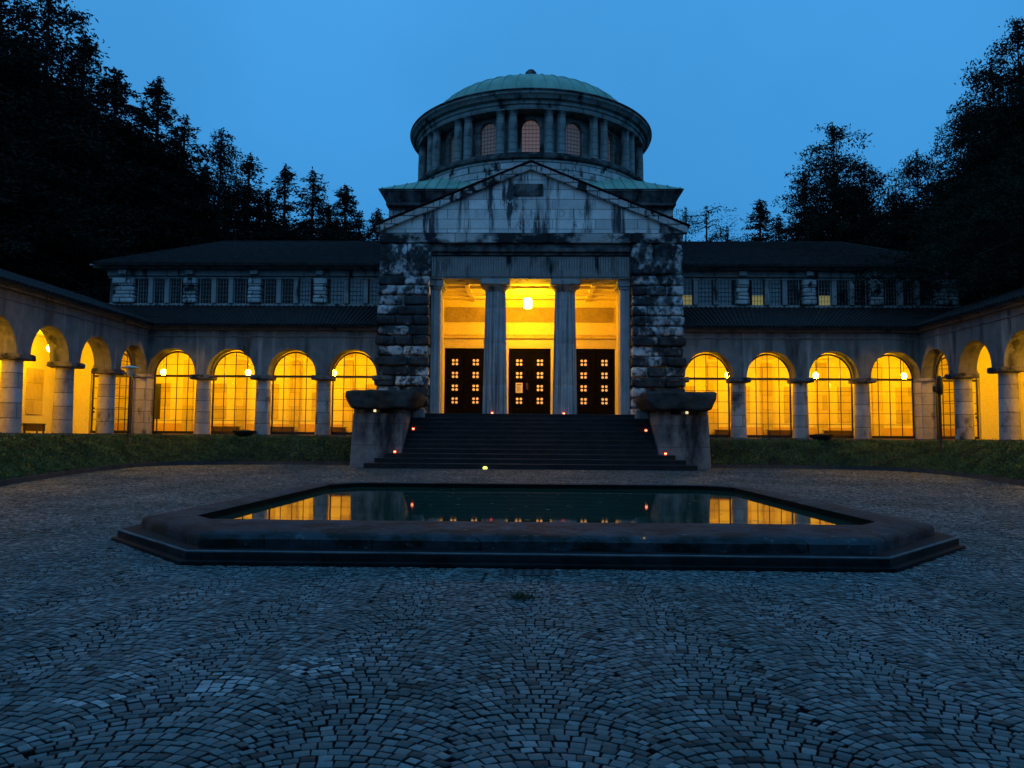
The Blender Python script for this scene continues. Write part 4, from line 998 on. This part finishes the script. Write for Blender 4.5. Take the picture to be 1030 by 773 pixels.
# (px top x, py top, distance, kind, width, label)
T = [(22, -45, 48, 'wide', 1.05, 'tallest near fir at the left edge, its top out of frame'),
     (62, 18, 52, 'slim', 1.25, 'tall dark spruce second from the left edge'),
     (-30, -60, 44, 'wide', 1.0, 'huge dark fir cut by the left edge of the picture'),
     (98, 54, 56, 'slim', 1.2, 'dark spruce with a rounded tip above the left side arcade'),
     (128, 92, 58, 'slim', 1.2, 'lower spruce between two taller ones above the left corner'),
     (143, 64, 60, 'slim', 1.15, 'slender tall spruce over the left corner of the court'),
     (172, 106, 62, 'slim', 1.2, 'dark spruce just right of the tall slender one on the left'),
     (211, 119, 63, 'wide', .8, 'broad-topped fir behind the left end of the upper roof'),
     (241, 148, 65, 'slim', 1.35, 'fir with a blunt right shoulder left of the gap'),
     (279, 158, 66, 'slim', 1.1, 'slim spruce above the left upper roof, first after the dense row'),
     (308, 164, 66, 'slim', 1.15, 'slim spruce above the middle of the left upper roof'),
     (342, 180, 68, 'slim', 1.15, 'slim spruce standing alone left of the gable'),
     (262, 186, 70, 'slim', 1.3, 'low spruce filling the gap left of the slim pair'),
     (325, 200, 71, 'slim', 1.3, 'short spruce between two slim ones on the left'),
     (357, 208, 73, 'slim', 1.2, 'short dark spruce right of the lone slim one'),
     (376, 205, 66, 'slim', 1.0, 'small spruce touching the left end of the gable'),
     (842, 122, 62, 'broad', .78, 'big broad tree with ragged crown behind the right upper roof'),
     (812, 168, 64, 'wide', .8, 'lower shoulder tree left of the big ragged crown'),
     (872, 160, 60, 'wide', .85, 'tree on the right flank of the big ragged crown'),
     (766, 198, 66, 'slim', 1.1, 'small pointed tree alone above the right upper roof'),
     (785, 215, 68, 'slim', 1.1, 'small tree at the foot of the big ragged crown'),
     (712, 205, 64, 'sparse', 1.25, 'thin open-branched young tree right of the gable'),
     (691, 206, 62, 'sparse', .8, 'thin small tree touching the right end of the gable'),
     (733, 226, 66, 'sparse', 1.1, 'low thin tree above the right upper roof'),
     (926, 150, 62, 'broad', .68, 'round-topped dark tree behind the right corner'),
     (902, 190, 64, 'wide', .9, 'low dark tree between the two biggest on the right'),
     (955, 178, 58, 'wide', .9, 'dense tree in the dip right of the round-topped one'),
     (978, 98, 56, 'broad', .62, 'tall dark tree with a jutting left branch near the right edge'),
     (1005, 52, 52, 'broad', .62, 'very tall tree next to the right edge'),
     (1032, 12, 48, 'broad', .7, 'tallest tree cut by the right edge'),
     (1090, -20, 45, 'broad', .7, 'near tree beyond the right edge, its boughs overhanging')]
for px_, py_, Y_, kd, wsc, lb in T:
    tree(X_at(px_, Y_), Y_, Z_at(py_, px_, Y_), kd, lb, wsc*(1.14 if kd == 'slim' else 1.0))
tree(25.8, 39.6, 15.4, 'over', 'low spreading dark tree hanging over the right corner roofs', .80)
# second ranks that close the wood
fill = 0
rr_ = random.Random(9)
def sil(px):   # lowest safe top line
    return np.interp(px, [-60, 60, 98, 143, 180, 211, 250, 280, 345, 378, 700, 790, 842, 900, 950, 1000, 1040], [0, 70, 100, 118, 146, 160, 182, 200, 212, 228, 232, 225, 165, 200, 190, 110, 70])
for (x0, x1, y0, y1, n_) in ((-60, 380, 60, 90, 26), (-70, 170, 38, 52, 12), (780, 1060, 58, 85, 16), (900, 1100, 38, 50, 9)):
    for i in range(n_):
        px_ = x0+(x1-x0)*(i+rr_.random()*.8)/n_; Y_ = rr_.uniform(y0, y1)
        X = X_at(px_, Y_)
        if abs(X) < 33 and Y_ < 62: Y_ = 63+rr_.random()*6; X = X_at(px_, Y_)
        kd = rr_.choice(['slim', 'wide']); fill += 1
        tree(X, Y_, Z_at(sil(px_)+rr_.uniform(4, 26), px_, Y_), kd, 'dark tree in the dense wood behind the %s arcades' % ('left' if X < 0 else 'right'), 1.35, group='wood behind the %s arcades' % ('left' if X < 0 else 'right'))
rb = np.random.default_rng(77); PB = []  # unseen wood added behind the camera, keeps stone faces turned to it dark
for k in range(26):
    x_ = -46+k*3.7+rb.normal(0, 1); y_ = -10-rb.random()*8; h_ = 15+rb.random()*5; nn_ = 1500
    zz = rb.random(nn_)**.8; r_ = 3.4*(1-zz)**.7+.3; a_ = rb.random(nn_)*6.283
    PB.append(np.stack([x_+r_*np.cos(a_)*rb.random(nn_)**.4, y_+r_*np.sin(a_)*rb.random(nn_)**.4, zz*h_], 1))
wd = link_me('wood', quad_mesh('wood', leaf_quads(np.concatenate(PB), 1.1, .55, droop=.2, r=rb), 'leaf'))
tag(wd, 'unseen dark wood added behind the viewer to shade the stone faces', 'wood', kind='stuff')
print('setts', n, 'fill', fill)
